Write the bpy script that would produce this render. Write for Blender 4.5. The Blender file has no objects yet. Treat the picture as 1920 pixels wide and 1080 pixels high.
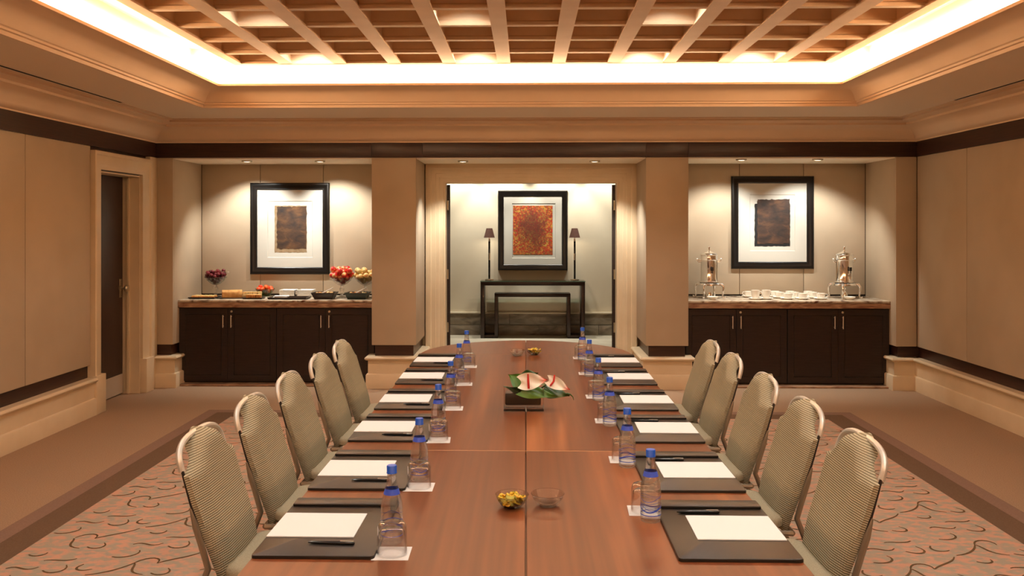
import bpy, bmesh, math, random
from math import sin, cos, pi, sqrt, radians
from mathutils import Vector, Matrix
random.seed(7)
SC = bpy.context.scene
COL = SC.collection

# ------------------------------------------------------------------ camera
F, CX, CY, CAMZ, YAW = 1650.0, 953.0, 424.0, 1.65, 0.02
cd = bpy.data.cameras.new('camera'); cam = bpy.data.objects.new('camera', cd); COL.objects.link(cam)
cam.location = (0, 0, CAMZ); cam.rotation_euler = (pi/2, 0, YAW)
cd.sensor_width = 36; cd.lens = 36*F/1920; cd.shift_x = (960-CX)/1920; cd.shift_y = -(540-CY)/1920
cd.clip_start = 0.05
SC.camera = cam
# ------------------------------------------------------------------ world + exposure
w = bpy.data.worlds.new('world'); SC.world = w; w.use_nodes = True
w.node_tree.nodes['Background'].inputs[0].default_value = (0, 0, 0, 1)
w.node_tree.nodes['Background'].inputs[1].default_value = 0.0
vs = SC.view_settings; vs.view_transform = 'Standard'; vs.look = 'None'; vs.gamma = 1; vs.use_curve_mapping = False
vs.exposure = 0.08
SC.cycles.max_bounces = 10; SC.cycles.diffuse_bounces = 5; SC.cycles.glossy_bounces = 4
SC.cycles.transmission_bounces = 8; SC.cycles.transparent_max_bounces = 24
SC.cycles.caustics_reflective = False; SC.cycles.caustics_refractive = False
SC.cycles.sample_clamp_indirect = 3.0; SC.cycles.sample_clamp_direct = 12.0
SC.cycles.use_denoising = True; SC.cycles.denoising_prefilter = 'ACCURATE'; SC.cycles.denoising_input_passes = 'RGB_ALBEDO_NORMAL'
# light levels (each lamp is built with its own fixture further down)
COVE_COL = (1.0, 0.66, 0.385); COVE_POWER = 15.0
TABLE_SPOT = 36.0; TABLE_COL = (1.0, 0.95, 0.86)
NICHE_SPOT = 72.0; NICHE_COL = (1.0, 0.99, 0.92)
HALL_SPOT = 96.0; HALL_COL = (1.0, 0.95, 0.83)

def gp(px, py, z):      # photo pixel -> point at height z
    d = F*(CAMZ-z)/(py-CY); r = (px-CX)/F*d
    return Vector((r*cos(YAW)-d*sin(YAW), r*sin(YAW)+d*cos(YAW), z))
def xat(px, Y):         # photo column -> X on the plane Y
    u = (px-CX)/F
    return Y*(u*cos(YAW)-sin(YAW))/(cos(YAW)+u*sin(YAW))
def zat(py, X, Y):      # photo row -> height at X, Y
    return CAMZ-(py-CY)/F*(Y*cos(YAW)-X*sin(YAW))

# ------------------------------------------------------------------ materials
def lin(c):
    return tuple((x/255/12.92 if x/255 <= .04045 else ((x/255+.055)/1.055)**2.4) for x in c)+(1,)
MATS = {}
def pm(name, c1, c2=None, scale=(1,1,1), ns=5, detail=4, rough=.5, metal=0, bump=0, bs=None, bscale=None, ramp=(.35,.65), dist=0, coat=0, spec=.5, rnd=False, c3=None, sheen=0):
    m = bpy.data.materials.new(name); m.use_nodes = True; nt = m.node_tree; N = nt.nodes; L = nt.links
    b = N['Principled BSDF']; b.inputs['Base Color'].default_value = lin(c1); b.inputs['Roughness'].default_value = rough
    b.inputs['Metallic'].default_value = metal; b.inputs['Specular IOR Level'].default_value = spec
    b.inputs['Coat Weight'].default_value = coat; b.inputs['Coat Roughness'].default_value = .08
    if sheen: b.inputs['Sheen Weight'].default_value = sheen
    if c2 is not None or bump:
        tc = N.new('ShaderNodeTexCoord'); src = tc.outputs['Object']
        if rnd:
            oi = N.new('ShaderNodeObjectInfo'); va = N.new('ShaderNodeVectorMath'); va.operation = 'MULTIPLY_ADD'
            va.inputs[1].default_value = (17, 23, 31); L.new(oi.outputs['Random'], va.inputs[0]); L.new(src, va.inputs[2]); src = va.outputs[0]
        mp = N.new('ShaderNodeMapping'); mp.inputs['Scale'].default_value = scale; L.new(src, mp.inputs[0])
    if c2 is not None:
        n = N.new('ShaderNodeTexNoise'); n.inputs['Scale'].default_value = ns; n.inputs['Detail'].default_value = detail
        n.inputs['Distortion'].default_value = dist; L.new(mp.outputs[0], n.inputs['Vector'])
        r = N.new('ShaderNodeValToRGB'); r.color_ramp.elements[0].position = ramp[0]; r.color_ramp.elements[1].position = ramp[1]
        r.color_ramp.elements[0].color = lin(c1); r.color_ramp.elements[1].color = lin(c2)
        if c3 is not None:
            e = r.color_ramp.elements.new((ramp[0]+ramp[1])/2); e.color = lin(c3)
        L.new(n.outputs[0], r.inputs[0]); L.new(r.outputs[0], b.inputs['Base Color'])
    if bump:
        m2 = N.new('ShaderNodeMapping'); m2.inputs['Scale'].default_value = bscale or scale; L.new(src, m2.inputs[0])
        n2 = N.new('ShaderNodeTexNoise'); n2.inputs['Scale'].default_value = bs or ns*4; n2.inputs['Detail'].default_value = 3; L.new(m2.outputs[0], n2.inputs['Vector'])
        bp = N.new('ShaderNodeBump'); bp.inputs['Strength'].default_value = bump; bp.inputs['Distance'].default_value = .004
        L.new(n2.outputs[0], bp.inputs['Height']); L.new(bp.outputs[0], b.inputs['Normal'])
    MATS[name] = m
    return m
def mathn(nt, op, a, b=None, clamp=False):
    n = nt.nodes.new('ShaderNodeMath'); n.operation = op; n.use_clamp = clamp
    for i, v in enumerate((a, b)):
        if v is None: continue
        if isinstance(v, (int, float)): n.inputs[i].default_value = v
        else: nt.links.new(v, n.inputs[i])
    return n.outputs[0]
def glass(name, tint=(1,1,1), refl=1.0, ior=1.45, rough=.0):
    # clear thin-walled glass: straight transmission plus fresnel reflection
    m = bpy.data.materials.new(name); m.use_nodes = True; nt = m.node_tree; N = nt.nodes; L = nt.links
    N.remove(N['Principled BSDF']); out = N['Material Output']
    t = N.new('ShaderNodeBsdfTransparent'); t.inputs[0].default_value = tint+(1,)
    g = N.new('ShaderNodeBsdfGlossy'); g.inputs['Roughness'].default_value = .03+rough
    fr = N.new('ShaderNodeLayerWeight'); fr.inputs[0].default_value = .5
    pw = mathn(nt, 'POWER', fr.outputs['Facing'], 4.0); f0 = ((ior-1)/(ior+1))**2
    pw = mathn(nt, 'ADD', mathn(nt, 'MULTIPLY', pw, .75), f0)
    mu = N.new('ShaderNodeMath'); mu.operation = 'MULTIPLY'; mu.inputs[1].default_value = refl; mu.use_clamp = True
    mx = N.new('ShaderNodeMixShader')
    L.new(pw, mu.inputs[0]); L.new(mu.outputs[0], mx.inputs[0]); L.new(t.outputs[0], mx.inputs[1]); L.new(g.outputs[0], mx.inputs[2]); L.new(mx.outputs[0], out.inputs[0])
    MATS[name] = m; return m
def lensglass(name, ior, clear=.4, tint=(1,1,1)):
    # refracting glass with part of the light passing straight through
    m = bpy.data.materials.new(name); m.use_nodes = True; nt = m.node_tree; N = nt.nodes; L = nt.links
    N.remove(N['Principled BSDF']); out = N['Material Output']
    t = N.new('ShaderNodeBsdfTransparent'); t.inputs[0].default_value = tint+(1,)
    g = N.new('ShaderNodeBsdfGlass'); g.inputs['IOR'].default_value = ior; g.inputs['Roughness'].default_value = 0; g.inputs['Color'].default_value = tint+(1,)
    mx = N.new('ShaderNodeMixShader'); mx.inputs[0].default_value = clear
    L.new(g.outputs[0], mx.inputs[1]); L.new(t.outputs[0], mx.inputs[2]); L.new(mx.outputs[0], out.inputs[0])
    MATS[name] = m; return m
def emit(name, col, k):
    m = bpy.data.materials.new(name); m.use_nodes = True; N = m.node_tree.nodes
    b = N['Principled BSDF']; b.inputs['Base Color'].default_value = (.8,.8,.8,1)
    b.inputs['Emission Color'].default_value = tuple(col)+(1,); b.inputs['Emission Strength'].default_value = k
    MATS[name] = m; return m
pm('fabric', (188,170,146), (180,162,138), ns=2, detail=2, rough=.9, bump=.15, bs=260, bscale=(1,1,.25), spec=.2)
pm('maple', (222,201,168), (213,190,155), scale=(1,1,1), ns=3, rough=.42, spec=.4)
pm('ceiling_paint', (230,202,170), (224,195,162), ns=2, rough=.6, spec=.3)
pm('coffer_wood', (232,202,166), (224,192,154), ns=5, rough=.5, spec=.4)
pm('soffit_paint', (238,220,196), rough=.75, spec=.2)
pm('niche_ceiling', (246,234,212), rough=.7)
pm('white_recess', (245,232,205), rough=.8)
pm('wenge', (46,33,28), (34,24,20), scale=(2,2,30), ns=3, rough=.38, spec=.45, bump=.06, bs=20)
pm('wenge_h', (62,38,28), (44,27,20), scale=(1.5,1.5,34), ns=3, rough=.36, spec=.5)
pm('frame_black', (20,17,15), rough=.32, spec=.4)
pm('mat_white', (194,190,179), rough=.8)
pm('carpet_plain', (166,139,113), (152,126,102), scale=(1,1,1), ns=140, detail=2, rough=1, spec=.05, bump=.5, bs=300)
pm('carpet_light', (138,112,97), (130,105,90), ns=140, rough=1, spec=.05, bump=.4, bs=300)
pm('carpet_dark', (112,91,73), (105,84,66), ns=140, rough=1, spec=.05, bump=.4, bs=300)
pm('carpet_pattern', (196,151,127), (164,152,133), scale=(1.2,1.9,1), ns=13, detail=6, rough=1, spec=.05, bump=.5, bs=260, ramp=(.42,.55))
pm('carpet_stroke', (104,82,58), rough=1, spec=.05)
pm('hall_wall', (226,214,190), (220,207,182), ns=2, rough=.8)
pm('hall_floor', (214,206,186), (200,190,170), ns=6, rough=.5)
pm('hall_marble', (160,148,130), (110,98,84), scale=(.8,1,2.6), ns=3.2, detail=9, rough=.35, dist=1.6, rnd=True)
pm('counter_marble', (206,190,166), (96,58,42), scale=(1.2,1,3), ns=4, detail=9, rough=.22, dist=1.8, ramp=(.46,.68))
pm('counter_edge', (182,148,118), (120,82,62), scale=(1,1,4), ns=5, detail=9, rough=.3, dist=1.4, ramp=(.36,.66))
pm('steel', (214,204,188), rough=.4, metal=.5)
pm('silver', (248,246,242), rough=.14, metal=1)
pm('brushed', (196,184,168), rough=.5, metal=.3)
pm('chair_metal', (222,216,204), rough=.36, metal=.6)
pm('chair_leg', (158,146,128), rough=.36, metal=.8)
pm('black_plastic', (22,20,19), rough=.4)
pm('leather', (34,27,21), (27,21,16), ns=30, rough=.36, spec=.45, bump=.12, bs=420)
pm('paper', (226,223,219), rough=.7)
pm('porcelain', (248,243,232), rough=.18, spec=.6)
pm('pen_black', (16,15,15), rough=.2, spec=.6)
pm('cap_blue', (22,84,190), rough=.35)
pm('print_blue', (58,88,205), rough=.4)
pm('brass', (190,150,90), rough=.3, metal=1)
pm('brass_line', (206,150,96), rough=.35)
pm('leaf', (62,104,30), (96,140,48), ns=8, rough=.3, spec=.5)
pm('leaf_dark', (38,66,24), (56,92,34), ns=8, rough=.3, spec=.5)
pm('spadix', (196,36,26), rough=.45)
pm('liner', (52,46,36), (62,54,42), ns=9, rough=.35)
pm('snack_yellow', (232,194,40), (206,150,30), ns=60, rough=.45)
pm('snack_olive', (150,140,40), (196,180,60), ns=50, rough=.45)
pm('snack_dark', (70,44,24), rough=.5)
pm('plum', (124,26,38), (72,12,26), ns=12, rough=.25, spec=.6)
pm('apple_red', (206,34,30), (236,190,120), ns=26, detail=2, rough=.28, ramp=(.50,.66), rnd=True)
pm('peach', (240,214,140), (226,120,60), ns=24, rough=.45, ramp=(.5,.78), rnd=True)
pm('stem', (80,60,34), rough=.8)
pm('crust', (206,140,66), (170,98,40), ns=30, rough=.7)
pm('bread', (214,164,96), (190,134,70), ns=24, rough=.8)
pm('crumb', (160,96,50), (130,72,38), ns=60, rough=.9)
pm('tomato', (214,52,30), (228,104,40), ns=10, rough=.3, rnd=True)
pm('cream', (236,214,160), (214,184,120), ns=30, rough=.7)
pm('dish_dark', (42,32,28), rough=.3)
pm('dish_green', (40,52,48), rough=.3)
pm('lamp_shade', (98,62,50), (84,52,42), ns=40, rough=.8)
pm('nickel', (200,192,172), rough=.3, metal=1)
pm('slot_dark', (14,11,9), rough=.8)
pm('door_dark', (58,40,33), (46,31,26), scale=(2,30,2), ns=3, rough=.45)
glass('clear_glass', refl=1.0)
lensglass('bottle_glass', 1.34, .6, (.985,.99,.995))
glass('water', tint=(.955,.965,.985), refl=.6, ior=1.33)
glass('tumbler_glass', tint=(.98,.98,.98), refl=2.3)
lensglass('cut_glass', 1.48, .42, (.99,.99,.99))
glass('green_glass', tint=(.55,.66,.45), refl=1.3)
glass('table_glass', tint=(.80,.92,.87), refl=1.35)
pm('glass_edge', (110,150,132), rough=.1)
emit('cove_diffuser', COVE_COL, COVE_POWER)
emit('bulb_warm', (1,.9,.75), 12)
emit('lamp_glow', (1,.85,.6), 10)

def walnut():
    m = pm('walnut', (150,80,44)); nt = m.node_tree; N = nt.nodes; L = nt.links; b = N['Principled BSDF']
    tc = N.new('ShaderNodeTexCoord'); oi = N.new('ShaderNodeObjectInfo')
    va = N.new('ShaderNodeVectorMath'); va.operation = 'MULTIPLY_ADD'; va.inputs[1].default_value = (13, 29, 7)
    L.new(oi.outputs['Random'], va.inputs[0]); L.new(tc.outputs['Object'], va.inputs[2])
    def nz(sc, s, d, dist):
        mp = N.new('ShaderNodeMapping'); mp.inputs['Scale'].default_value = sc; L.new(va.outputs[0], mp.inputs[0])
        n = N.new('ShaderNodeTexNoise'); n.inputs['Scale'].default_value = s; n.inputs['Detail'].default_value = d; n.inputs['Distortion'].default_value = dist
        L.new(mp.outputs[0], n.inputs['Vector']); return n.outputs[0]
    a = nz((6, .38, 6), 1.0, 3, .35); c = nz((42, .9, 42), 1.0, 2, .1)
    rings = mathn(nt, 'MULTIPLY', a, 9.0); rings = mathn(nt, 'SINE', rings); rings = mathn(nt, 'MULTIPLY', rings, .11)
    s = mathn(nt, 'ADD', mathn(nt, 'MULTIPLY', a, .70), mathn(nt, 'MULTIPLY', c, .22)); s = mathn(nt, 'ADD', s, rings)
    r = N.new('ShaderNodeValToRGB'); e = r.color_ramp.elements
    e[0].position = .27; e[0].color = lin((88,44,20)); e[1].position = .70; e[1].color = lin((158,92,48))
    x = e.new(.48); x.color = lin((124,67,33))
    L.new(s, r.inputs[0]); L.new(r.outputs[0], b.inputs['Base Color'])
    b.inputs['Roughness'].default_value = .33; b.inputs['Specular IOR Level'].default_value = .26
walnut()
def chair_fabric():
    m = pm('chair_fabric', (150,134,104), rough=.85, spec=.15); nt = m.node_tree; N = nt.nodes; L = nt.links; b = N['Principled BSDF']
    tc = N.new('ShaderNodeTexCoord'); sp = N.new('ShaderNodeSeparateXYZ'); L.new(tc.outputs['Object'], sp.inputs[0])
    h = mathn(nt, 'SUBTRACT', sp.outputs[2], mathn(nt, 'MULTIPLY', sp.outputs[0], .35))
    k = mathn(nt, 'ADD', sp.outputs[1], mathn(nt, 'MULTIPLY', sp.outputs[0], .0))
    s1 = mathn(nt, 'SINE', mathn(nt, 'MULTIPLY', h, 2*pi/.0084)); s2 = mathn(nt, 'SINE', mathn(nt, 'MULTIPLY', k, 2*pi/.0085))
    s1 = mathn(nt, 'MULTIPLY', mathn(nt, 'ADD', s1, 1), .5); s2 = mathn(nt, 'MULTIPLY', mathn(nt, 'ADD', s2, 1), .5)
    v = mathn(nt, 'ADD', mathn(nt, 'MULTIPLY', s1, .75), mathn(nt, 'MULTIPLY', mathn(nt, 'MULTIPLY', s1, s2), .25))
    r = N.new('ShaderNodeValToRGB'); r.color_ramp.elements[0].color = lin((118,104,78)); r.color_ramp.elements[1].color = lin((198,186,156))
    L.new(v, r.inputs[0]); L.new(r.outputs[0], b.inputs['Base Color'])
    bp = N.new('ShaderNodeBump'); bp.inputs['Strength'].default_value = .5; bp.inputs['Distance'].default_value = .003
    L.new(v, bp.inputs['Height']); L.new(bp.outputs[0], b.inputs['Normal'])
chair_fabric()
def seat_fabric():
    pm('seat_fabric', (168,156,130), (152,140,114), ns=220, rough=.85, spec=.15, bump=.3, bs=300)
seat_fabric()
def art_brown(name, a, b_, c):
    m = pm(name, a, b_, scale=(1,1,1.7), ns=7, detail=10, rough=.7, ramp=(.32,.7), dist=.6, c3=c, bump=.4, bs=30); return m
art_brown('art_left', (34,19,9), (98,64,30), (64,39,18))
art_brown('art_right', (30,18,10), (88,56,30), (54,32,18))
pm('art_backing', (150,128,98), (128,104,74), ns=20, rough=.9)
def art_mosaic():
    m = pm('art_mosaic', (150,50,30), rough=.6); nt = m.node_tree; N = nt.nodes; L = nt.links; b = N['Principled BSDF']
    tc = N.new('ShaderNodeTexCoord')
    v = N.new('ShaderNodeTexVoronoi'); v.inputs['Scale'].default_value = 55; L.new(tc.outputs['Object'], v.inputs['Vector'])
    n = N.new('ShaderNodeTexNoise'); n.inputs['Scale'].default_value = 4; n.inputs['Detail'].default_value = 3; L.new(tc.outputs['Object'], n.inputs['Vector'])
    sp = N.new('ShaderNodeSeparateColor'); L.new(v.outputs['Color'], sp.inputs[0])
    s = mathn(nt, 'ADD', mathn(nt, 'MULTIPLY', sp.outputs[0], .5), mathn(nt, 'MULTIPLY', n.outputs[0], .6))
    r = N.new('ShaderNodeValToRGB'); e = r.color_ramp.elements
    e[0].position = .15; e[0].color = lin((84,58,30)); e[1].position = .95; e[1].color = lin((206,160,70))
    for p, c in ((.32,(150,40,24)), (.46,(186,60,28)), (.56,(112,84,40)), (.66,(196,104,40)), (.8,(176,138,58))):
        x = e.new(p); x.color = lin(c)
    L.new(s, r.inputs[0])
    # loose dark mass in the middle of the sheet
    mp = N.new('ShaderNodeMapping'); mp.inputs['Location'].default_value = (.02, 0, -.07); mp.inputs['Scale'].default_value = (3.6, 0, 2.5); L.new(tc.outputs['Object'], mp.inputs[0])
    ln = N.new('ShaderNodeVectorMath'); ln.operation = 'LENGTH'; L.new(mp.outputs[0], ln.inputs[0])
    n2 = N.new('ShaderNodeTexNoise'); n2.inputs['Scale'].default_value = 7; n2.inputs['Detail'].default_value = 4; L.new(tc.outputs['Object'], n2.inputs['Vector'])
    d = mathn(nt, 'ADD', ln.outputs['Value'], mathn(nt, 'MULTIPLY', sp.outputs[1], .3)); d = mathn(nt, 'ADD', d, mathn(nt, 'MULTIPLY', n2.outputs[0], 1.1))
    f = mathn(nt, 'MULTIPLY', mathn(nt, 'SUBTRACT', 1.75, d, True), 1.6, True)
    mx = N.new('ShaderNodeMix'); mx.data_type = 'RGBA'; L.new(mathn(nt, 'MULTIPLY', f, .82, True), mx.inputs[0]); L.new(r.outputs[0], mx.inputs[6]); mx.inputs[7].default_value = lin((98,46,32))
    L.new(mx.outputs[2], b.inputs['Base Color'])
art_mosaic()
def spathe():
    m = pm('spathe', (244,232,208), rough=.35); nt = m.node_tree; N = nt.nodes; L = nt.links; b = N['Principled BSDF']
    tc = N.new('ShaderNodeTexCoord'); sp = N.new('ShaderNodeSeparateXYZ'); L.new(tc.outputs['Object'], sp.inputs[0])
    r = N.new('ShaderNodeValToRGB'); e = r.color_ramp.elements; e[0].position = .085; e[0].color = lin((244,232,208)); e[1].position = .125; e[1].color = lin((226,44,30))
    L.new(sp.outputs[0], r.inputs[0]); L.new(r.outputs[0], b.inputs['Base Color'])
spathe()

# ------------------------------------------------------------------ mesh helpers
class MB:
    def __init__(s): s.bm = bmesh.new()
    def face(s, vs):
        try: s.bm.faces.new(vs)
        except ValueError: pass
    def box(s, x0, y0, z0, x1, y1, z1, bev=0, seg=2):
        bm = s.bm
        v = [bm.verts.new((x, y, z)) for x in (x0, x1) for y in (y0, y1) for z in (z0, z1)]
        fs = [bm.faces.new([v[i] for i in q]) for q in ((0,1,3,2),(4,6,7,5),(0,4,5,1),(2,3,7,6),(0,2,6,4),(1,5,7,3))]
        if bev:
            es = list({e for f in fs for e in f.edges})
            bmesh.ops.bevel(bm, geom=es, offset=bev, segments=seg, affect='EDGES', profile=.5)
        return s
    def prism(s, pts, z0, z1, fn=None, bev=0, seg=2):
        fn = fn or (lambda a, b, c: (a, b, c)); bm = s.bm
        A = [bm.verts.new(fn(a, b, z0)) for a, b in pts]; B = [bm.verts.new(fn(a, b, z1)) for a, b in pts]
        n = len(pts); bm.faces.new(A[::-1]); top = bm.faces.new(B)
        for i in range(n): bm.faces.new([A[i], A[(i+1) % n], B[(i+1) % n], B[i]])
        if bev:
            bmesh.ops.bevel(bm, geom=list(top.edges), offset=bev, segments=seg, affect='EDGES', profile=.5)
        return s
    def lathe(s, prof, n=24, c=(0,0,0), closed=False, M=None, caps=True):
        bm = s.bm; rings = []
        for r, z in prof:
            if r < 1e-6: rings.append([bm.verts.new((c[0], c[1], c[2]+z))])
            else: rings.append([bm.verts.new((c[0]+r*cos(2*pi*i/n), c[1]+r*sin(2*pi*i/n), c[2]+z)) for i in range(n)])
        seq = list(zip(rings, rings[1:])) + ([(rings[-1], rings[0])] if closed else [])
        for a, b in seq:
            for i in range(n):
                j = (i+1) % n
                if len(a) == 1 and len(b) == 1: continue
                if len(a) == 1: s.face([a[0], b[j], b[i]])
                elif len(b) == 1: s.face([a[i], a[j], b[0]])
                else: s.face([a[i], a[j], b[j], b[i]])
        if caps and not closed:
            for r in (rings[0], rings[-1]):
                if len(r) > 2: s.face(r)
        if M is not None:
            bmesh.ops.transform(bm, matrix=M, verts=[v for r in rings for v in r])
        return s
    def tube(s, pts, r, n=8, closed=False):
        bm = s.bm; P = [Vector(p) for p in pts]; m = len(P)
        R = r if isinstance(r, (list, tuple)) else [r]*m
        T = []
        for i in range(m):
            a = P[i-1] if (i > 0 or closed) else P[i]; b = P[(i+1) % m] if (i < m-1 or closed) else P[i]
            T.append((b-a).normalized())
        up = Vector((0,0,1)) if abs(T[0].z) < .9 else Vector((1,0,0))
        x = T[0].cross(up).normalized(); rings = []
        for i in range(m):
            x = (x-T[i]*x.dot(T[i])).normalized(); y = T[i].cross(x)
            rings.append([bm.verts.new(P[i]+(x*cos(2*pi*k/n)+y*sin(2*pi*k/n))*R[i]) for k in range(n)])
        for a, b in list(zip(rings, rings[1:]))+([(rings[-1], rings[0])] if closed else []):
            for k in range(n): s.face([a[k], a[(k+1) % n], b[(k+1) % n], b[k]])
        if not closed: s.face(rings[0]); s.face(rings[-1])
        return s
    def ball(s, c, r, sc=(1,1,1), u=12, v=8):
        M = Matrix.Translation(c) @ Matrix.Diagonal((r*sc[0], r*sc[1], r*sc[2], 1))
        bmesh.ops.create_uvsphere(s.bm, u_segments=u, v_segments=v, radius=1, matrix=M); return s
    def grid(s, fn, nu, nv, closed_u=False):
        bm = s.bm; V = [[bm.verts.new(fn(i/(nu if closed_u else nu-1), j/(nv-1))) for i in range(nu)] for j in range(nv)]
        for j in range(nv-1):
            for i in range(nu if closed_u else nu-1):
                s.face([V[j][i], V[j][(i+1) % nu], V[j+1][(i+1) % nu], V[j+1][i]])
        return V
    def sweep(s, path, prof, closed=False, fn=None, pclosed=True):
        fn = fn or (lambda a, b, c: (a, b, c)); bm = s.bm; n = len(path); P = [Vector(p) for p in path]; rings = []
        def nrm(a, b): d = (b-a).normalized(); return Vector((-d.y, d.x))
        for i in range(n):
            if closed: n1, n2 = nrm(P[i-1], P[i]), nrm(P[i], P[(i+1) % n])
            else:
                n1 = nrm(P[i-1], P[i]) if i > 0 else nrm(P[0], P[1]); n2 = nrm(P[i], P[i+1]) if i < n-1 else n1
            mt = (n1+n2)/(1+n1.dot(n2))
            rings.append([bm.verts.new(fn(P[i].x+mt.x*d, P[i].y+mt.y*d, h)) for d, h in prof])
        k = len(prof)
        for a, b in list(zip(rings, rings[1:]))+([(rings[-1], rings[0])] if closed else []):
            for j in range(k if pclosed else k-1): s.face([a[j], a[(j+1) % k], b[(j+1) % k], b[j]])
        if not closed and pclosed: s.face(rings[0]); s.face(rings[-1])
        return s
    def xf(s, M): bmesh.ops.transform(s.bm, matrix=M, verts=s.bm.verts[:]); return s
    def mesh(s, name, ang=35):
        bmesh.ops.recalc_face_normals(s.bm, faces=s.bm.faces[:])
        me = bpy.data.meshes.new(name); s.bm.to_mesh(me); s.bm.free()
        if ang:
            me.polygons.foreach_set('use_smooth', [True]*len(me.polygons)); me.set_sharp_from_angle(angle=radians(ang))
        return me
    def build(s, name, mat, parent=None, ang=35):
        return link(name, s.mesh(name, ang), mat, parent)
def link(name, me, mat, parent=None):
    if mat and not me.materials: me.materials.append(MATS[mat])
    o = bpy.data.objects.new(name, me); COL.objects.link(o)
    if parent: o.parent = parent
    return o
def tag(o, label, cat, group=None):
    o['label'] = label; o['category'] = cat
    if group: o['group'] = group
    return o
def thing(name, loc, label, cat, group=None, rz=0):
    o = bpy.data.objects.new(name, None); COL.objects.link(o); o.location = loc; o.rotation_euler = (0,0,rz)
    o.empty_display_size = .05
    return tag(o, label, cat, group)
def struct(o, label=None):
    o['kind'] = 'structure'
    if label: o['label'] = label
    return o
def copy_tree(o, parent=None):
    c = o.copy(); COL.objects.link(c); c.parent = parent
    for ch in list(o.children): copy_tree(ch, c)
    return c
def spot(name, parent, loc, power, col, size, blend, target=(0,0,-1), rad=.03):
    l = bpy.data.lights.new(name, 'SPOT'); l.energy = power; l.color = col; l.spot_size = radians(size); l.spot_blend = blend; l.shadow_soft_size = rad
    o = bpy.data.objects.new(name, l); COL.objects.link(o); o.parent = parent; o.location = loc
    o.rotation_euler = Vector(target).to_track_quat('-Z', 'Y').to_euler(); return o
ORD = ['first', 'second', 'third', 'fourth', 'fifth', 'sixth', 'seventh', 'eighth']

# ================================================================== the room
XL, XR, YB, YN, YC, YF = -3.80, 3.94, 8.95, 9.75, 9.11, -2.4
Z0, Z1, ZS = 2.35, 2.50, 2.716
NL0, NL1, PO0, PO1, NR0, NR1 = -3.618, -1.573, -1.119, 1.217, 1.647, 3.731
G = .03       # fabric panels stand proud of the dark backing by this much

floor = struct(MB().box(XL-.45, YF-.2, -.12, XR+.45, YN+.2, 0).build('floor', 'carpet_plain', ang=0), 'plain tan ribbed carpet')
PX0, PX1, PY0, PY1 = -2.55, 2.575, -1.6, 7.55
def band(name, mat, o, wd, h):
    b = MB(); x0, x1, y0, y1 = PX0-o, PX1+o, PY0-o, PY1+o
    b.sweep([(x0,y0),(x1,y0),(x1,y1),(x0,y1)], [(0,0.0),(wd,0.0),(wd,h),(0,h)], closed=True)
    return b.build(name, mat, floor, ang=0)
band('carpet_border_strip', 'carpet_light', .29, .11, .003)['label'] = 'narrow mauve brown carpet border strip'
band('carpet_border_band', 'carpet_dark', .18, .18, .004)['label'] = 'wide dark brown carpet border band'
pat = MB().box(PX0, PY0, 0, PX1, PY1, .004).build('patterned_carpet', 'carpet_pattern', floor, ang=0); pat['label'] = 'salmon and grey mottled carpet with dark swirls'
# swirl strokes: a motif of hooks and waves repeated over the carpet
def bez(p0, p1, p2, p3, n=9):
    return [tuple((1-t)**3*a+3*(1-t)**2*t*b+3*(1-t)*t*t*c+t**3*d for a, b, c, d in zip(p0, p1, p2, p3)) for t in [i/(n-1) for i in range(n)]]
motif = [bez((.00,.10),(.09,.12),(.15,.20),(.17,.26)), bez((.17,.26),(.20,.34),(.29,.33),(.28,.25)), bez((.28,.25),(.34,.32),(.41,.33),(.45,.41)),
         bez((.17,.25),(.20,.20),(.17,.13),(.27,.11)), bez((.02,.33),(.08,.30),(.16,.36),(.12,.42)), bez((.30,.13),(.35,.08),(.42,.13),(.36,.19)),
         bez((.05,.50),(.10,.56),(.15,.44),(.20,.52)), bez((.24,.48),(.29,.42),(.38,.47),(.32,.55)), bez((.40,.56),(.36,.50),(.42,.46),(.47,.50)),
         bez((.06,.02),(.10,-.02),(.15,.01),(.14,.05)), bez((.33,.63),(.28,.58),(.22,.63),(.18,.60))]
sw = MB()
for j in range(-1, 16):
    for i in range(-1, 12):
        ox = PX0+i*.47; oy = PY0+j*.66+(.33 if i % 2 else 0)
        for si, s_ in enumerate(motif):
            p = [Vector((ox+a, oy+b)) for a, b in s_]
            if any(not (PX0+.02 < q.x < PX1-.02 and PY0+.02 < q.y < PY1-.02) for q in p) or max(q.y for q in p) < 2.2: continue
            A = []; B = []
            for k, q in enumerate(p):
                d = (p[min(k+1, len(p)-1)]-p[max(k-1, 0)]).normalized(); nn = Vector((-d.y, d.x)); t = k/(len(p)-1)
                wd = .0022+.0042*sin(pi*(.15+.8*t))
                A.append(sw.bm.verts.new((q.x+nn.x*wd, q.y+nn.y*wd, .0052))); B.append(sw.bm.verts.new((q.x-nn.x*wd, q.y-nn.y*wd, .0052)))
            for k in range(len(p)-1): sw.face([A[k], A[k+1], B[k+1], B[k]])
o = sw.build('swirl_pattern', 'carpet_stroke', pat, ang=0); o['kind'] = 'stuff'

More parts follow.
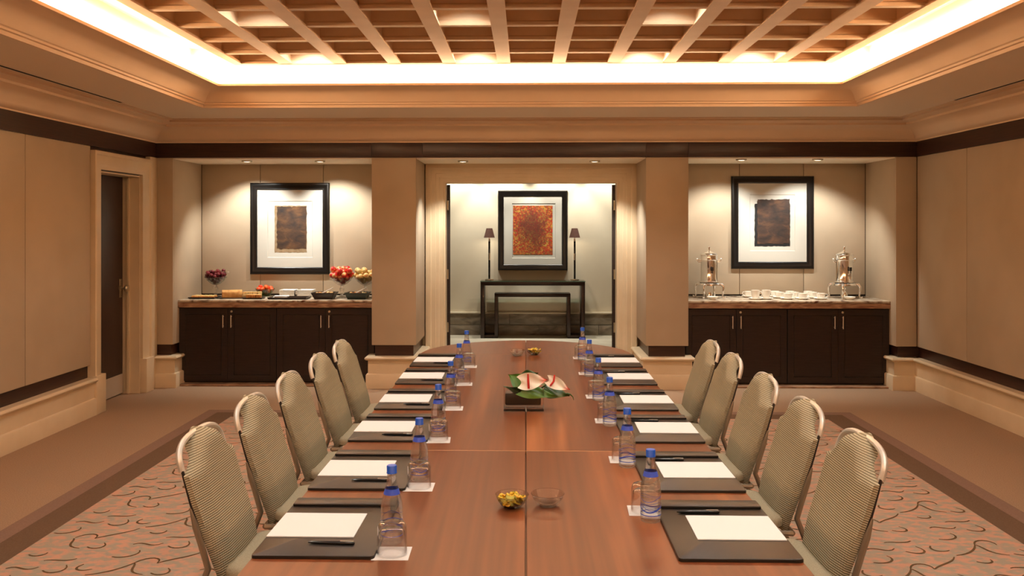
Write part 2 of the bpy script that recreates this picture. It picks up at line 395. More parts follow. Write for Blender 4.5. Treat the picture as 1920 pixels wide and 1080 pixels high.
# ---- walls: dark backing shell with fabric panels mounted in front
DY0, DY1, DZ = 7.787, 8.62, 2.145           # door opening in the left wall
b = MB()
b.box(XL-.35, YF, 0, XL-G, DY0, ZS+.6); b.box(XL-.35, DY1, 0, XL-G, YN+.2, ZS+.6); b.box(XL-.35, DY0, DZ, XL-G, DY1, ZS+.6)
wall_left = struct(b.build('wall_left', 'wenge_h', ang=0), 'left wall in tan fabric panels over dark wood')
wall_right = struct(MB().box(XR+G, YF, 0, XR+.35, YN+.2, ZS+.6).build('wall_right', 'wenge_h', ang=0), 'right wall in tan fabric panels over dark wood')
wall_front = struct(MB().box(XL-.35, YF-.2, 0, XR+.35, YF, ZS+.6).build('wall_front', 'fabric', ang=0), 'plain tan wall facing the doorway end')
b = MB()
for x0, x1 in ((XL-.1, NL0-G), (NL1+G, PO0-G), (PO1+G, NR0-G), (NR1+G, XR+.1)):
    b.box(x0, YB+G, 0, x1, YN+.2, Z0)
b.box(XL-.1, YN+G, 0, NL1+.1, YN+.2, Z0); b.box(NR0-.1, YN+G, 0, XR+.1, YN+.2, Z0)
b.box(XL-.1, YB+.02, Z0, XR+.1, YN+.2, ZS+.6)
wall_back = struct(b.build('wall_back', 'wenge_h', ang=0), 'back wall with two sideboard niches and a central doorway')
def panel(parent, x0, y0, z0, x1, y1, z1, mat='fabric', name='fabric_panel'):
    return MB().box(x0, y0, z0, x1, y1, z1, .006).build(name, mat, parent)
g = .003
ys = [YF, -1.5, -.5, .5, 1.5, 2.5, 3.5, 4.55, 5.6, 6.61, 7.61]
for a, c in zip(ys, ys[1:]): panel(wall_left, XL-G, a+g, .435, XL, c-g, Z0)
ys = [YF, -1.0, 0, 1.0, 2.0, 3.0, 4.0, 5.0, 6.0, 6.95, 7.95, YB]
for a, c in zip(ys, ys[1:]): panel(wall_right, XR, a+g, .435, XR+G, c-g, Z0)
for x0, x1 in ((XL, NL0), (NL1, PO0), (PO1, NR0), (NR1, XR)): panel(wall_back, x0, YB, .435, x1, YB+G, Z0)
for x, s_ in ((NL0, -1), (NL1, 1), (PO0, -1), (PO1, 1), (NR0, -1), (NR1, 1)):      # returns at the sides of each niche
    a, c = sorted((x, x+s_*G)); panel(wall_back, a, YB+G, .435, c, YN, Z0)
def seams(px_list, x0, x1):
    xs = [x0]+[xat(p, YN) for p in px_list]+[x1]
    for a, c in zip(xs, xs[1:]): panel(wall_back, a+g*.6, YN, .897, c-g*.6, YN+G, Z0)
seams((488, 606), NL0, NL1); seams((1386.6, 1507), NR0, NR1)
# niche ceilings with frieze boards in front
for i, (x0, x1) in enumerate(((NL0, NL1), (PO0, PO1), (NR0, NR1))):
    MB().box(x0, YB+.02, Z0-.012, x1, YN, Z0).build('niche_ceiling', 'niche_ceiling', wall_back, ang=0)
fr = struct(MB().box(XL, YB-.004, Z0, XR, YB+.02, Z1).build('trim_1', 'wenge_h', ang=0), 'dark wood frieze board along the back wall')
for x0, x1 in ((XL, NL1), (NL1, PO0+.07), (PO0+.07, PO1), (PO1, NR0), (NR0, XR)):
    MB().box(x0+.002, YB-.012, Z0, x1-.002, YB-.003, Z1, .002).build('frieze_board', 'wenge_h', fr)
struct(MB().box(XL-G, YF, Z0, XL+.012, YB, Z1).build('trim_2', 'wenge_h', ang=0), 'dark wood frieze board along the left wall')
struct(MB().box(XR-.012, YF, Z0, XR+G, YB, Z1).build('trim_3', 'wenge_h', ang=0), 'dark wood frieze board along the right wall')

# ---- baseboards
BP = [(-.03,0),(.052,0),(.052,.138),(.046,.147),(.032,.150),(.032,.283),(.048,.287),(.060,.296),(.064,.306),(.060,.316),(.048,.325),(-.03,.325)]
def baseboard(name, paths, label):
    b = MB()
    for p in paths: b.sweep(p, [(-d, z) for d, z in BP])
    return struct(b.build(name, 'maple'), label)
# paths run so that the room lies on the right hand side
baseboard('baseboard_left', [[(XL, YF), (XL, 7.62)]], 'tall maple baseboard with rounded top rail, door side wall')
baseboard('baseboard_right', [[(XR, YB), (XR, YF)]], 'tall maple baseboard with rounded top rail, wall opposite the door')
baseboard('baseboard_back', [[(XL, YB), (NL0, YB), (NL0, YC+.02)], [(NL1, YC+.02), (NL1, YB), (PO0, YB), (PO0, YN)],
          [(PO1, YN), (PO1, YB), (NR0, YB), (NR0, YC+.02)], [(NR1, YC+.02), (NR1, YB), (XR, YB)]], 'maple plinth blocks around the pillars')
# ---- cornice under the soffit
x0, x1 = XL, XR
CP = [(.0,Z1),(.012,Z1),(.012,Z1+.012),(.03,Z1+.02),(.05,Z1+.05),(.085,Z1+.095),(.13,Z1+.13),(.17,Z1+.145),(.19,Z1+.15),(.19,Z1+.17),(.23,Z1+.176),(.25,Z1+.19),(.25,Z1+.205),(.30,Z1+.208),(.30,ZS+.01),(0,ZS+.01)]
cor = MB(); cor.sweep([(XL,YF),(XR,YF),(XR,YB),(XL,YB)], CP, closed=True)
struct(cor.build('trim_4', 'ceiling_paint'), 'stepped tan cornice below the ceiling')

# ---- ceiling: flat soffit ring, tray crown, light trough, coffered field
TX0, TX1, TY0, TY1 = -2.915, 2.95, -1.6, 7.88
b = MB()
for q in ((XL-.1, YF-.1, TX0, YB+.1), (TX1, YF-.1, XR+.1, YB+.1), (TX0, TY1, TX1, YB+.1), (TX0, YF-.1, TX1, TY0)):
    b.box(q[0], q[1], ZS, q[2], q[3], ZS+.08)
b.box(XL-.3, YF-.2, 3.28, XR+.3, YB+1.1, 3.36)
ceil = struct(b.build('ceiling', 'soffit_paint', ang=0), 'tan ceiling with a coffered central field')
LIP = 2.898
CR = [(0,ZS-.002),(.012,ZS-.002),(.012,ZS+.022),(.026,ZS+.026),(.026,ZS+.040),(.038,ZS+.046),(.046,ZS+.062),(.06,ZS+.09),(.085,ZS+.118),(.12,ZS+.14),(.155,ZS+.152),(.175,ZS+.158),(.205,ZS+.160),(.22,ZS+.164),(.225,LIP),(.19,LIP),(.17,ZS+.165),(0,ZS+.10)]
cr = MB(); cr.sweep([(TX0,TY0),(TX1,TY0),(TX1,TY1),(TX0,TY1)], CR, closed=True)
struct(cr.build('trim_5', 'ceiling_paint'), 'curved tan crown moulding around the ceiling tray')
FX0, FX1, FY1, FZ = -2.503, 2.596, 7.515, 3.03
NCX, NCY, PIT = 11, 18, .4758
FY0 = FY1-NCY*PIT; CXW = (FX1-FX0)/NCX
b = MB(); TR = .16      # upstand walls of the trough behind the crown
b.sweep([(TX0-TR,TY0-TR),(TX1+TR,TY0-TR),(TX1+TR,TY1+TR),(TX0-TR,TY1+TR)], [(0,ZS+.08),(-.03,ZS+.08),(-.03,3.28),(0,3.28)], closed=True)
b.build('trough_wall', 'white_recess', ceil, ang=0)
b = MB(); b.box(FX0, FY0, 3.215, FX1, FY1, 3.285); b.build('coffer_back', 'coffer_wood', ceil, ang=0)
b = MB(); b.sweep([(FX0,FY0),(FX1,FY0),(FX1,FY1),(FX0,FY1)], [(0,FZ),(.085,FZ),(.085,FZ+.018),(.06,FZ+.03),(.06,3.22),(-.012,3.22),(-.012,FZ+.02),(0,FZ+.02)], closed=True)
b.build('coffer_border', 'coffer_wood', ceil)
bw = MB()
S = .110/2
bw.prism([(-S,FZ),(S,FZ),(S,FZ+.016),(S-.014,FZ+.022),(S-.014,3.22),(-S+.014,3.22),(-S+.014,FZ+.022),(-S,FZ+.016)], FY0+.05, FY1-.05, fn=lambda a, c, h: (a, h, c))
me = bw.mesh('coffer_beam', 20); me.materials.append(MATS['coffer_wood'])
for i in range(1, NCX):
    o = link('coffer_beam', me, None, ceil); o.location.x = FX0+i*CXW
S = .026
bw = MB(); Lc = CXW-.074
bw.prism([(-S,FZ+.006),(S,FZ+.006),(S,FZ+.030),(S-.009,FZ+.040),(S-.009,3.218),(-S+.009,3.218),(-S+.009,FZ+.040),(-S,FZ+.030)], -Lc/2, Lc/2, fn=lambda a, c, h: (h, a, c))
me = bw.mesh('cross_beam', 20); me.materials.append(MATS['coffer_wood'])
for j in range(1, NCY):
    for i in range(NCX):
        o = link('cross_beam', me, None, ceil); o.location = (FX0+(i+.5)*CXW, FY1-j*PIT, 0)
# glowing trough diffusers
ZD0, ZD1 = ZS+.085, 3.2
for nm, q, lab in (('far', (TX0-TR+.02, TY1+TR-.02, TX1+TR-.02, TY1+TR-.01), 'glowing cove light strip above the doorway end of the ceiling tray'),
               ('near', (TX0-TR+.02, TY0-TR+.01, TX1+TR-.02, TY0-TR+.02), 'glowing cove light strip at the end of the tray opposite the doorway'),
               ('l', (TX0-TR+.01, TY0-TR+.02, TX0-TR+.02, TY1+TR-.02), 'glowing cove light strip along the door side of the ceiling tray'),
               ('r', (TX1+TR-.02, TY0-TR+.02, TX1+TR-.01, TY1+TR-.02), 'glowing cove light strip along the coffee urn side of the ceiling tray')):
    o = MB().box(q[0], q[1], ZD0, q[2], q[3], ZD1).build('cove_light_offscreen' if nm == 'near' else 'cove_light', 'cove_diffuser', ang=0); tag(o, lab, 'cove light', 'cove lights around the ceiling tray')
# recessed downlights in the coffers
dl = MB().lathe([(.036,-.012),(.052,-.012),(.055,-.006),(.055,.004),(.036,.004)], 20, closed=True).mesh('trim_ring'); dl.materials.append(MATS['nickel'])
db = MB().lathe([(0,-.002),(.036,-.002),(.036,.003),(0,.003)], 16).mesh('lamp_lens'); db.materials.append(MATS['bulb_warm'])
for j in (0, 3, 6, 9, 12, 15):
    for i in ((1, 4, 7, 9) if j == 0 else (1, 4, 7, 9) if j > 3 else (1, 4, 7)):
        off = '_offscreen' if j > 3 else ''       # these rows hang above the top of the frame
        t = thing('downlight'+off, (FX0+(i+.5)*CXW, FY1-(j+.5)*PIT, 3.211), 'round recessed downlight glowing inside a ceiling coffer', 'downlight', 'downlights in the coffers')
        link('trim_ring', dl, None, t); link('lamp_lens', db, None, t)
        spot('downlight_lamp'+off, t, (0,0,-.02), TABLE_SPOT, TABLE_COL, 146, 1.0, rad=.035)
# slot air diffusers beside the cornice
for x, lab in ((XL+.325, 'black slot air diffuser in the soffit above the door'), (XR-.325, 'black slot air diffuser in the soffit along the wall opposite the door')):
    t = thing('air_diffuser', (x, 5.2, ZS), lab, 'air vent', 'slot diffusers in the soffit')
    MB().box(-.02, -2.3, -.004, .02, 2.3, .001).build('slot', 'slot_dark', t, ang=0)
    for s_ in (-1, 1): MB().box(s_*.024-.006, -2.31, -.007, s_*.024+.006, 2.31, .001, .002).build('rail', 'soffit_paint', t)
# niche downlights
def niche_light(px, py, lab, aim, power=NICHE_SPOT, size=104, blend=.6):
    z = Z0-.012; p = gp(px, py, z)
    t = thing('downlight', (p.x, p.y, z), lab, 'downlight', 'downlights in the niche ceilings')
    link('trim_ring', dl, None, t); link('lamp_lens', db, None, t)
    spot('downlight_lamp', t, (0,0,-.02), power, NICHE_COL, size, blend, aim, .02)
niche_light(463, 301.5, 'recessed downlight over the plum bowl end of the fruit sideboard', (-.05,.42,-1))
niche_light(600, 301.5, 'recessed downlight over the apple bowl end of the fruit sideboard', (.1,.42,-1))
niche_light(868, 301.5, 'recessed downlight in the doorway niche ceiling', (0,.1,-1), NICHE_SPOT*1.1)
niche_light(1115, 301.5, 'recessed downlight in the doorway niche ceiling', (0,.1,-1), NICHE_SPOT*1.1)
niche_light(1390, 298.5, 'recessed downlight over the coffee sideboard beside the doorway pillar', (-.1,.42,-1))
niche_light(1533, 298.5, 'recessed downlight over the coffee sideboard at its outer end', (.05,.42,-1))

# ---- side door
door = struct(thing('door_1', (XL, 0, 0), '', ''), 'dark wood door with steel kick plate in maple casing')
del door['category']
CAS = [(0,-.06),(.012,-.06),(.012,.012),(.03,.018),(.05,.018),(.062,.026),(.13,.026),(.142,.042),(.16,.046),(.172,.04),(.172,-.06)]
b = MB(); b.sweep([(DY1,0),(DY1,DZ),(DY0,DZ),(DY0,0)], [(-d, h) for d, h in CAS], fn=lambda a, c, h: (h, a, c)); b.build('casing', 'maple', door)
b = MB()
b.box(-.22, DY0, 0, -.01, DY0+.012, DZ); b.box(-.22, DY1-.012, 0, -.01, DY1, DZ); b.box(-.22, DY0, DZ-.012, -.01, DY1, DZ)
b.box(-.13, DY1-.03, 0, -.11, DY1-.01, DZ); b.build('jamb', 'maple', door, ang=0)
for y in (DY0-.09, DY1+.09): MB().box(-.02, y-.086, 0, .055, y+.086, .34, .006).build('plinth_block', 'maple', door)
leaf = MB().box(-.215, DY0+.013, .008, -.17, DY1-.031, DZ-.015, .003).build('door_leaf', 'door_dark', door)
MB().box(-.17, DY0+.02, .012, -.166, DY1-.04, .20).build('kick_plate', 'brushed', leaf, ang=0)
hz = zat(541, XL-.17, 8.5); hy = DY1-.085
MB().lathe([(0,0),(.03,0),(.03,.008),(.012,.012),(.011,.04),(.03,.052),(.034,.066),(.028,.08),(0,.084)], 20, M=Matrix.Translation((-.17, hy, hz)) @ Matrix.Rotation(pi/2, 4, 'Y')).build('door_knob', 'nickel', leaf)
MB().box(-.17, hy-.02, hz-.09, -.166, hy+.03, hz+.09, .002).build('lock_plate', 'nickel', leaf)
MB().box(XL-G, DY1+.165, 0, XL+.02, YB, Z0, .003).build('corner_strip', 'maple', wall_left)
MB().box(XL-.36, DY0-.3, 0, XL-.34, DY1+.3, 2.4).build('door_backing', 'wenge', wall_left, ang=0)

# ---- central doorway: casing, jamb, double door leaves swung into the hall
DX0, DX1, DZ2 = xat(835, YN), xat(1157, YN), zat(343, 0, YN)
b = MB()
b.box(PO0-.1, YN+.02, 0, DX0, YN+.2, Z0+.1); b.box(DX1, YN+.02, 0, PO1+.1, YN+.2, Z0+.1); b.box(DX0, YN+.02, DZ2, DX1, YN+.2, Z0+.1)
b.build('portal_wall', 'maple', wall_back, ang=0)
dr = struct(thing('door_2', (0, YN, 0), '', ''), 'wide maple cased doorway to the hall with dark double doors swung open'); del dr['category']
wc = DX0-PO0-.012
PC = [(0,-.10),(.018,-.10),(.018,.008),(.04,.014),(.06,.014),(.07,.022),(.10,.026),(.105,.034),(.15,.034),(.16,.05),(.19,.056),(wc,.05),(wc,-.02),(.0,-.02)]
b = MB(); b.sweep([(DX1,0),(DX1,DZ2),(DX0,DZ2),(DX0,0)], [(-d, -h) for d, h in PC[:-1]], fn=lambda a, c, h: (a, h, c)); b.build('casing', 'maple', dr)
for x, s_ in ((DX0, 1), (DX1, -1)):
    lf = MB().box(-.0225, 0, .01, .0225, .92, DZ2-.01, .002)
    ang = s_*radians(12); lf.xf(Matrix.Translation((x+s_*.012, .24, 0)) @ Matrix.Rotation(ang, 4, 'Z'))
    l = lf.build('door_leaf', 'wenge', dr)
    for z in (.45, 1.05, 1.83): MB().lathe([(0,0),(.012,0),(.012,.11),(0,.11)], 12, (x+s_*.008, .21, z)).build('hinge', 'nickel', l)

# ================================================================== hall beyond the doorway
HY = 13.35
hf = struct(MB().box(-4.5, YN+.2, -.12, 4.7, HY+.3, 0.0).build('hall_floor', 'hall_floor', ang=0), 'pale stone hall floor')
hw = struct(MB().box(-4.5, HY, 0, 4.7, HY+.3, 3.0).build('wall_hall', 'hall_wall', ang=0), 'cream hall wall behind the console table')
b = MB(); b.box(-4.5, YN+.2, 0, -4.3, HY, 3.0); b.box(4.5, YN+.2, 0, 4.7, HY, 3.0)
struct(b.build('wall_hall_ends', 'hall_wall', ang=0), 'cream hall end walls')
struct(MB().box(-4.5, YN+.2, 2.85, 4.7, HY+.3, 3.0).build('ceiling_hall', 'hall_wall', ang=0), 'cream hall ceiling')
zt = zat(588, 0, HY); bb = struct(MB().box(-4.3, HY-.012, 0, 4.5, HY, zt).build('baseboard_hall', 'hall_marble', ang=0), 'two course brown marble base along the hall wall')
zm = zt*.47
for r_, (za, zb) in enumerate(((0, zm), (zm+.006, zt))):
    x = -4.3+(.45 if r_ else 0)
    while x < 4.5:
        x2 = min(x+.9, 4.5); MB().box(max(x,-4.3)+.002, HY-.035, za, x2-.002, HY-.01, zb, .003).build('marble_tile', 'hall_marble', bb); x = x2
MB().box(-4.3, HY-.045, zt, 4.5, HY, zt+.025, .004).build('ledge', 'hall_wall', bb)
for px, lab in ((852, 'hall downlight washing the wall beside the open door leaf'), (943, 'hall downlight above the red abstract picture'), (1045, 'hall downlight above the red abstract picture'), (1140, 'hall downlight washing the wall at the far side of the console')):
    x = xat(px, HY-.4)
    t = thing('downlight_offscreen', (x, HY-.42, 2.85), lab, 'downlight', 'hall downlights'); link('trim_ring', dl, None, t); link('lamp_lens', db, None, t)
    spot('downlight_lamp_offscreen', t, (0,0,-.02), HALL_SPOT, HALL_COL, 78, .45, (0,.25,-1), .02)

# ================================================================== conference table
TZ, TT, HW, RC = .75, .04, .744, .76
TYS = (.88, 3.527, 6.17)
table = thing('conference_table', (0, 3.5, 0), 'long walnut conference table with rounded ends and veneered panels', 'table')
def arc_end(yc, sgn, side):
    pts = [(HW*sin(a)*side, yc+sgn*RC*cos(a)) for a in [pi/2*i/20 for i in range(21)]]
    return [(side*.002, yc)]+[(side*.002, pts[0][1])]+pts[1:]
gap = .0022
for side in (-1, 1):
    for y0, y1 in zip(TYS, TYS[1:]):
        a, c = sorted((side*gap, side*HW))
        MB().prism([(a, y0+gap-3.5), (c, y0+gap-3.5), (c, y1-gap-3.5), (a, y1-gap-3.5)], TZ-TT, TZ, bev=.0012, seg=1).build('tabletop_panel', 'walnut', table)
    for yc, sgn in ((TYS[0]-gap, -1), (TYS[2]+gap, 1)):
        p = [(x, y-3.5) for x, y in arc_end(yc, sgn, side)]
        MB().prism(p, TZ-TT, TZ, bev=.0012, seg=1).build('tabletop_panel', 'walnut', table)
for y in TYS: MB().box(-HW, y-gap-3.5, TZ-.03, HW, y+gap-3.5, TZ-.0004).build('seam_inlay', 'brass_line', table, ang=0)
MB().box(-gap, TYS[0]-RC-3.48, TZ-.038, gap, TYS[2]+RC-3.52, TZ-.012).build('center_seam', 'walnut', table, ang=0)
for y in TYS:
    MB().box(-.34, y-.12-3.5, .04, .34, y+.12-3.5, TZ-TT, .01).build('pedestal', 'walnut', table)
    MB().box(-.42, y-.2-3.5, 0.005, .42, y+.2-3.5, .05, .01).build('pedestal_foot', 'wenge', table)

# ---- chairs (local: faces +X, back at x = 0, floor z = 0)
def make_chair():
    t = thing('banquet_chair', (0,0,0), '', 'chair', 'banquet chairs along the table')
    lean = lambda z: -.285*(z-.45)
    ZB, ZT = .385, .897
    def hwid(v):
        wv = .182+.046*sin(min(1, v/.68)*pi/2)
        z = ZB+(ZT-ZB)*v
        if z > .775: q = (z-.775)/(ZT-.775); wv = wv-.150*q**.60-(.03*((q-.93)/.07)**2 if q > .93 else 0)
        return wv
    def lumb(v): return .012*math.exp(-((v-.27)/.22)**2)
    NU, NV = 21, 34
    def top(u):      # scooped handhold at the middle of the top edge
        return ZT-.016*(abs(u-.5)*2)**2
    def pt(u, v, front):
        s = (u-.5)*2; q = max(0, (v-.80)/.20); z = ZB+(ZT-ZB)*v-(ZT-top(u))*q*q*(3-2*q); y = s*hwid(v)
        e = max(0, 1-abs(s)**3.2); th = (.044+lumb(v))*(.30+.70*e**.8)
        if v < .06: th *= .55+.45*v/.06
        if v > .93: th *= .25+.75*sqrt((1-v)/.07)
        side = .006*math.exp(-((abs(s)-.70)/.12)**2)
        x = lean(z)+(th+side if front else -.006-.022*max(0, min(1, (v-.86)/.06)))
        return (x, y, z)
    b = MB(); A = b.grid(lambda u, v: pt(u, v, True), NU, NV); B = b.grid(lambda u, v: pt(u, v, False), NU, NV)
    for j in range(NV-1):
        for i in (0, NU-1): b.face([A[j][i], A[j+1][i], B[j+1][i], B[j][i]])
    for i in range(NU-1):
        for j in (0, NV-1): b.face([A[j][i], A[j][i+1], B[j][i+1], B[j][i]])
    b.build('backrest', 'chair_fabric', t, ang=60)
    # back plate with piping
    # handle arch
    pts = []
    for k in range(25):
        a = pi*k/24; c_, s_ = cos(a), sin(a)
        y = .212*(abs(c_)**.72)*(1 if c_ >= 0 else -1); z = .786+.098*(abs(s_)**.62)
        pts.append((lean(z)-.014, y, z))
    b = MB(); b.tube(pts, .0115, 10); b.build('handle', 'chair_metal', t)
    for s_ in (-1, 1):
        MB().tube([(lean(z)-.010, s_*(.212+.010*sin((z-.45)/.4*pi)), z) for z in (.79,.75,.70,.64,.58)], .006, 8).build('side_bracket', 'dish_dark', t)
        p = [(lean(z)-.014, s_*(.222+(.005 if z > .58 else 0)), z) for z in (.66,.60,.53,.45)]
        p += [(-.05, s_*.218, .36), (-.115, s_*.222, .18), (-.185, s_*.226, .0)]
        MB().tube(p, [.004]+[.0115]*(len(p)-1), 10).build('leg', 'chair_leg', t)
        MB().tube([(.40, s_*.20, .400), (.42, s_*.205, .34), (.44, s_*.21, .0)], .0115, 10).build('leg', 'chair_leg', t)
        MB().tube([(.0, s_*.216, .386), (.20, s_*.206, .390), (.41, s_*.20, .394)], .0115, 8).build('side_rail', 'chair_leg', t)
    MB().tube([(.41, -.2, .394), (.41, .2, .394)], .0105, 8).build('cross_rail', 'chair_leg', t); MB().tube([(.0, -.215, .386), (.0, .215, .386)], .0105, 8).build('cross_rail', 'chair_leg', t)
    # seat cushion
    n = 36; ring = []
    for k in range(n):
        a = 2*pi*k/n; c_, s_ = cos(a), sin(a); e = .42
        ring.append((.235+.225*abs(c_)**e*(1 if c_ >= 0 else -1), .222*abs(s_)**e*(1 if s_ >= 0 else -1)*(1+.03*c_)))
    b = MB(); lev = [(.93,.400),(1.0,.406),(1.0,.422),(.985,.434),(.95,.442),(.85,.448),(.5,.451)]; R = []
    for sc, z in lev: R.append([b.bm.verts.new((.235+(x-.235)*sc, y*sc, z)) for x, y in ring])
    for a, c in zip(R, R[1:]):
        for k in range(n): b.face([a[k], a[(k+1) % n], c[(k+1) % n], c[k]])
    b.face(R[0]); b.face(R[-1]); b.build('seat', 'seat_fabric', t, ang=50)
    return t
proto = make_chair()
LY = [2.927, 3.515, 4.10, 4.74, 5.326]; RY = [2.876, 3.478, 4.106, 4.787, 5.356]
used = False
for side, ys, nm in ((-1, LY, 'fruit sideboard'), (1, RY, 'coffee urn')):
    for i, y in enumerate(ys):
        o = proto if not used else copy_tree(proto); used = True
        o.location = (side*1.098, y*1.045+.222, 0); o.rotation_euler.z = 0 if side < 0 else pi
        o['label'] = f'olive ribbed banquet chair with metal handle, {nm} side, {ORD[4-i]} from the doorway'

# ---- place settings
FYN = [2.366, 2.98, 3.653, 4.29, 4.98, 5.61]
fp = None
def make_folder():
    t = thing('desk_folder', (0,0,0), '', 'folder', 'desk folders along the table')
    b = MB(); r = .012; pts = []
    for cx, cy, a0 in ((.335-r, r, -pi/2), (.335-r, .488-r, 0), (r, .488-r, pi/2), (r, r, pi)):
        pts += [(cx+r*cos(a0+pi/2*k/4), cy+r*sin(a0+pi/2*k/4)) for k in range(5)]
    b.prism(pts, 0, .010, bev=.003).build('pad', 'leather', t)
    MB().box(.004, .418, .009, .331, .484, .0185, .004).build('raised_bar', 'leather', t)
    return t
def make_pen():
    t = thing('pen', (0,0,0), '', 'pen', 'pens on the folders')
    M_ = Matrix.Rotation(pi/2, 4, 'Y')
    MB().lathe([(0,0),(.0016,.001),(.0042,.016),(.0046,.05),(.0046,.086)], 10, M=M_).build('barrel', 'pen_black', t)
    MB().lathe([(.0047,.084),(.005,.088),(.005,.128),(.003,.133),(0,.133)], 10, M=M_).build('cap', 'pen_black', t)
    MB().box(.092, -.0012, .0045, .130, .0012, .0062, .0005).build('clip', 'steel', t)
    return t
folder = make_folder(); pen = make_pen(); first = True
for side, nm in ((-1, 'fruit sideboard'), (1, 'coffee urn')):
    for i, y in enumerate(FYN):
        pos = f'{nm} side of the table, {ORD[5-i]} from the doorway'
        f_ = folder if first else copy_tree(folder); pn = pen if first else copy_tree(pen); first = False
        f_.location = (-.745 if side < 0 else .41, y, TZ-.0005)
        f_['label'] = f'black leather desk folder, {pos}'
        xa = -.742 if side < 0 else .490
        jx, ja = random.uniform(-.004,.004), random.uniform(-.012,.012)
        m_ = MB().box(0, 0, 0, .252, .205, .0035, .0005, 1).build('note_pad', 'paper', ang=0)
        tag(m_, f'white note pad on a folder, {pos}', 'note pad', 'note pads on the folders')
        m_.location = (xa+jx, y+.14, TZ+.0093); m_.rotation_euler.z = ja
        pn.location = ((-.61 if side < 0 else .47)+jx, y+(.088 if side < 0 else .375)+random.uniform(-.006,.006), TZ+.0138)
        pn.rotation_euler.z = random.uniform(-.05,.05); pn['label'] = f'slim black pen, {pos}'

def make_bottle():
    t = thing('water_bottle', (0,0,0), '', 'bottle', 'water bottles along the table')
    out = [(0,.0005),(.026,.0005),(.030,.003),(.0312,.010),(.0312,.098),(.0300,.112),(.0262,.128),(.0205,.148),(.0160,.166),(.0135,.184),(.0130,.203),(.0135,.205)]
    b = MB(); b.lathe(out+[(0,.205)], 28, caps=False); bd = b.build('bottle_body', 'bottle_glass', t, ang=60)
    b = MB(); b.lathe([(.0138,.197),(.0150,.197),(.0150,.199),(.0142,.200),(.0146,.217),(.0130,.2192),(0,.2192)], 24, caps=False)
    cp = b.build('cap', 'cap_blue', t, ang=50)
    b = MB(); b.lathe([(.0238,.1385),(.0192,.1540)], 28, caps=False); b.build('neck_label', 'print_blue', t, ang=60)
    def ribbon(fz, w_, a0=0, a1=2*pi, n=40, r=.03145):
        b = MB(); b.grid(lambda u, v: (r*cos(a0+(a1-a0)*u), r*sin(a0+(a1-a0)*u), fz(a0+(a1-a0)*u)+w_*(v-.5)), n, 2); return b
    ribbon(lambda a: .024, .0026).build('label_line', 'print_blue', t, ang=60)
    ribbon(lambda a: .040+.006*sin(2*a+.6), .0040).build('wave_stripe', 'print_blue', t, ang=60)
    ribbon(lambda a: .047+.008*sin(2*a), .0016).build('wave_stripe', 'print_blue', t, ang=60)
    ribbon(lambda a: .072+.007*sin(2*a+.9), .0014).build('wave_stripe', 'print_blue', t, ang=60)
    return t
def make_tumbler():
    b = MB()      # upside down: mouth on the coaster, thick base on top
    prof = [(.0415,0),(.0415,.003),(.0408,.04),(.0398,.072),(.0375,.080),(.0340,.084),(.020,.0845),(0,.0835),(0,.066),(.028,.066),(.0350,.061),(.0375,.04),(.0390,.0)]
    b.lathe(prof, 32, caps=False)
    n = len(b.bm.verts); bm = b.bm
    o = b.build('tumbler', 'tumbler_glass', None, ang=50)
    return o
bottle = make_bottle(); tumb = make_tumbler(); first = True
def make_coaster():
    t = thing('paper_coaster', (0,0,0), '', 'coaster', 'paper coasters under the tumblers')
    MB().box(-.05, -.05, 0, .05, .05, .0012).build('sheet', 'paper', t, ang=0)
    MB().lathe([(.026,.001),(.045,.001),(.0445,.0017),(.0265,.0017)], 28, closed=True).build('embossed_ring', 'paper', t)
    return t
coast = make_coaster()
LB = [(734,873),(785,786),(821,722),(845,677),(861,644),(875,620)]; LC = [(735,1038),(786,913.5),(822,825.5),(849,766),(869,720.6),(879.5,687.5)]
RB = [(1220,842),(1176,765),(1143,707),(1122,671),(1105,637),(1092,614)]
for side, nm in ((-1, 'fruit sideboard'), (1, 'coffee urn')):
    for i in range(6):
        pos = f'{nm} side, {ORD[5-i]} from the doorway'
        pb = gp(*(LB if side < 0 else RB)[i], TZ+.219)
        if side < 0:
            pc = gp(*LC[i], TZ)
            if pb.y-pc.y < .09: pb.y = pc.y+.09
            rz = .03
        else: pc = Vector((pb.x-.008, pb.y+.092, TZ)); rz = -.03
        bo = bottle if first else copy_tree(bottle); co = coast if first else copy_tree(coast); tu = tumb if first else copy_tree(tumb); first = False
        bo.location = (pb.x, pb.y, TZ-.0004); bo.rotation_euler.z = random.uniform(0, 6.28); bo['label'] = f'glass water bottle with blue cap, {pos}'
        co.location = (pc.x, pc.y, TZ-.0002); co.rotation_euler.z = rz+random.uniform(-.04,.04); co['label'] = f'square white paper coaster, {pos}'
        tu.location = (pc.x, pc.y, TZ+.0014); tag(tu, f'upturned clear glass tumbler on a coaster, {pos}', 'glass', 'upturned tumblers along the table')

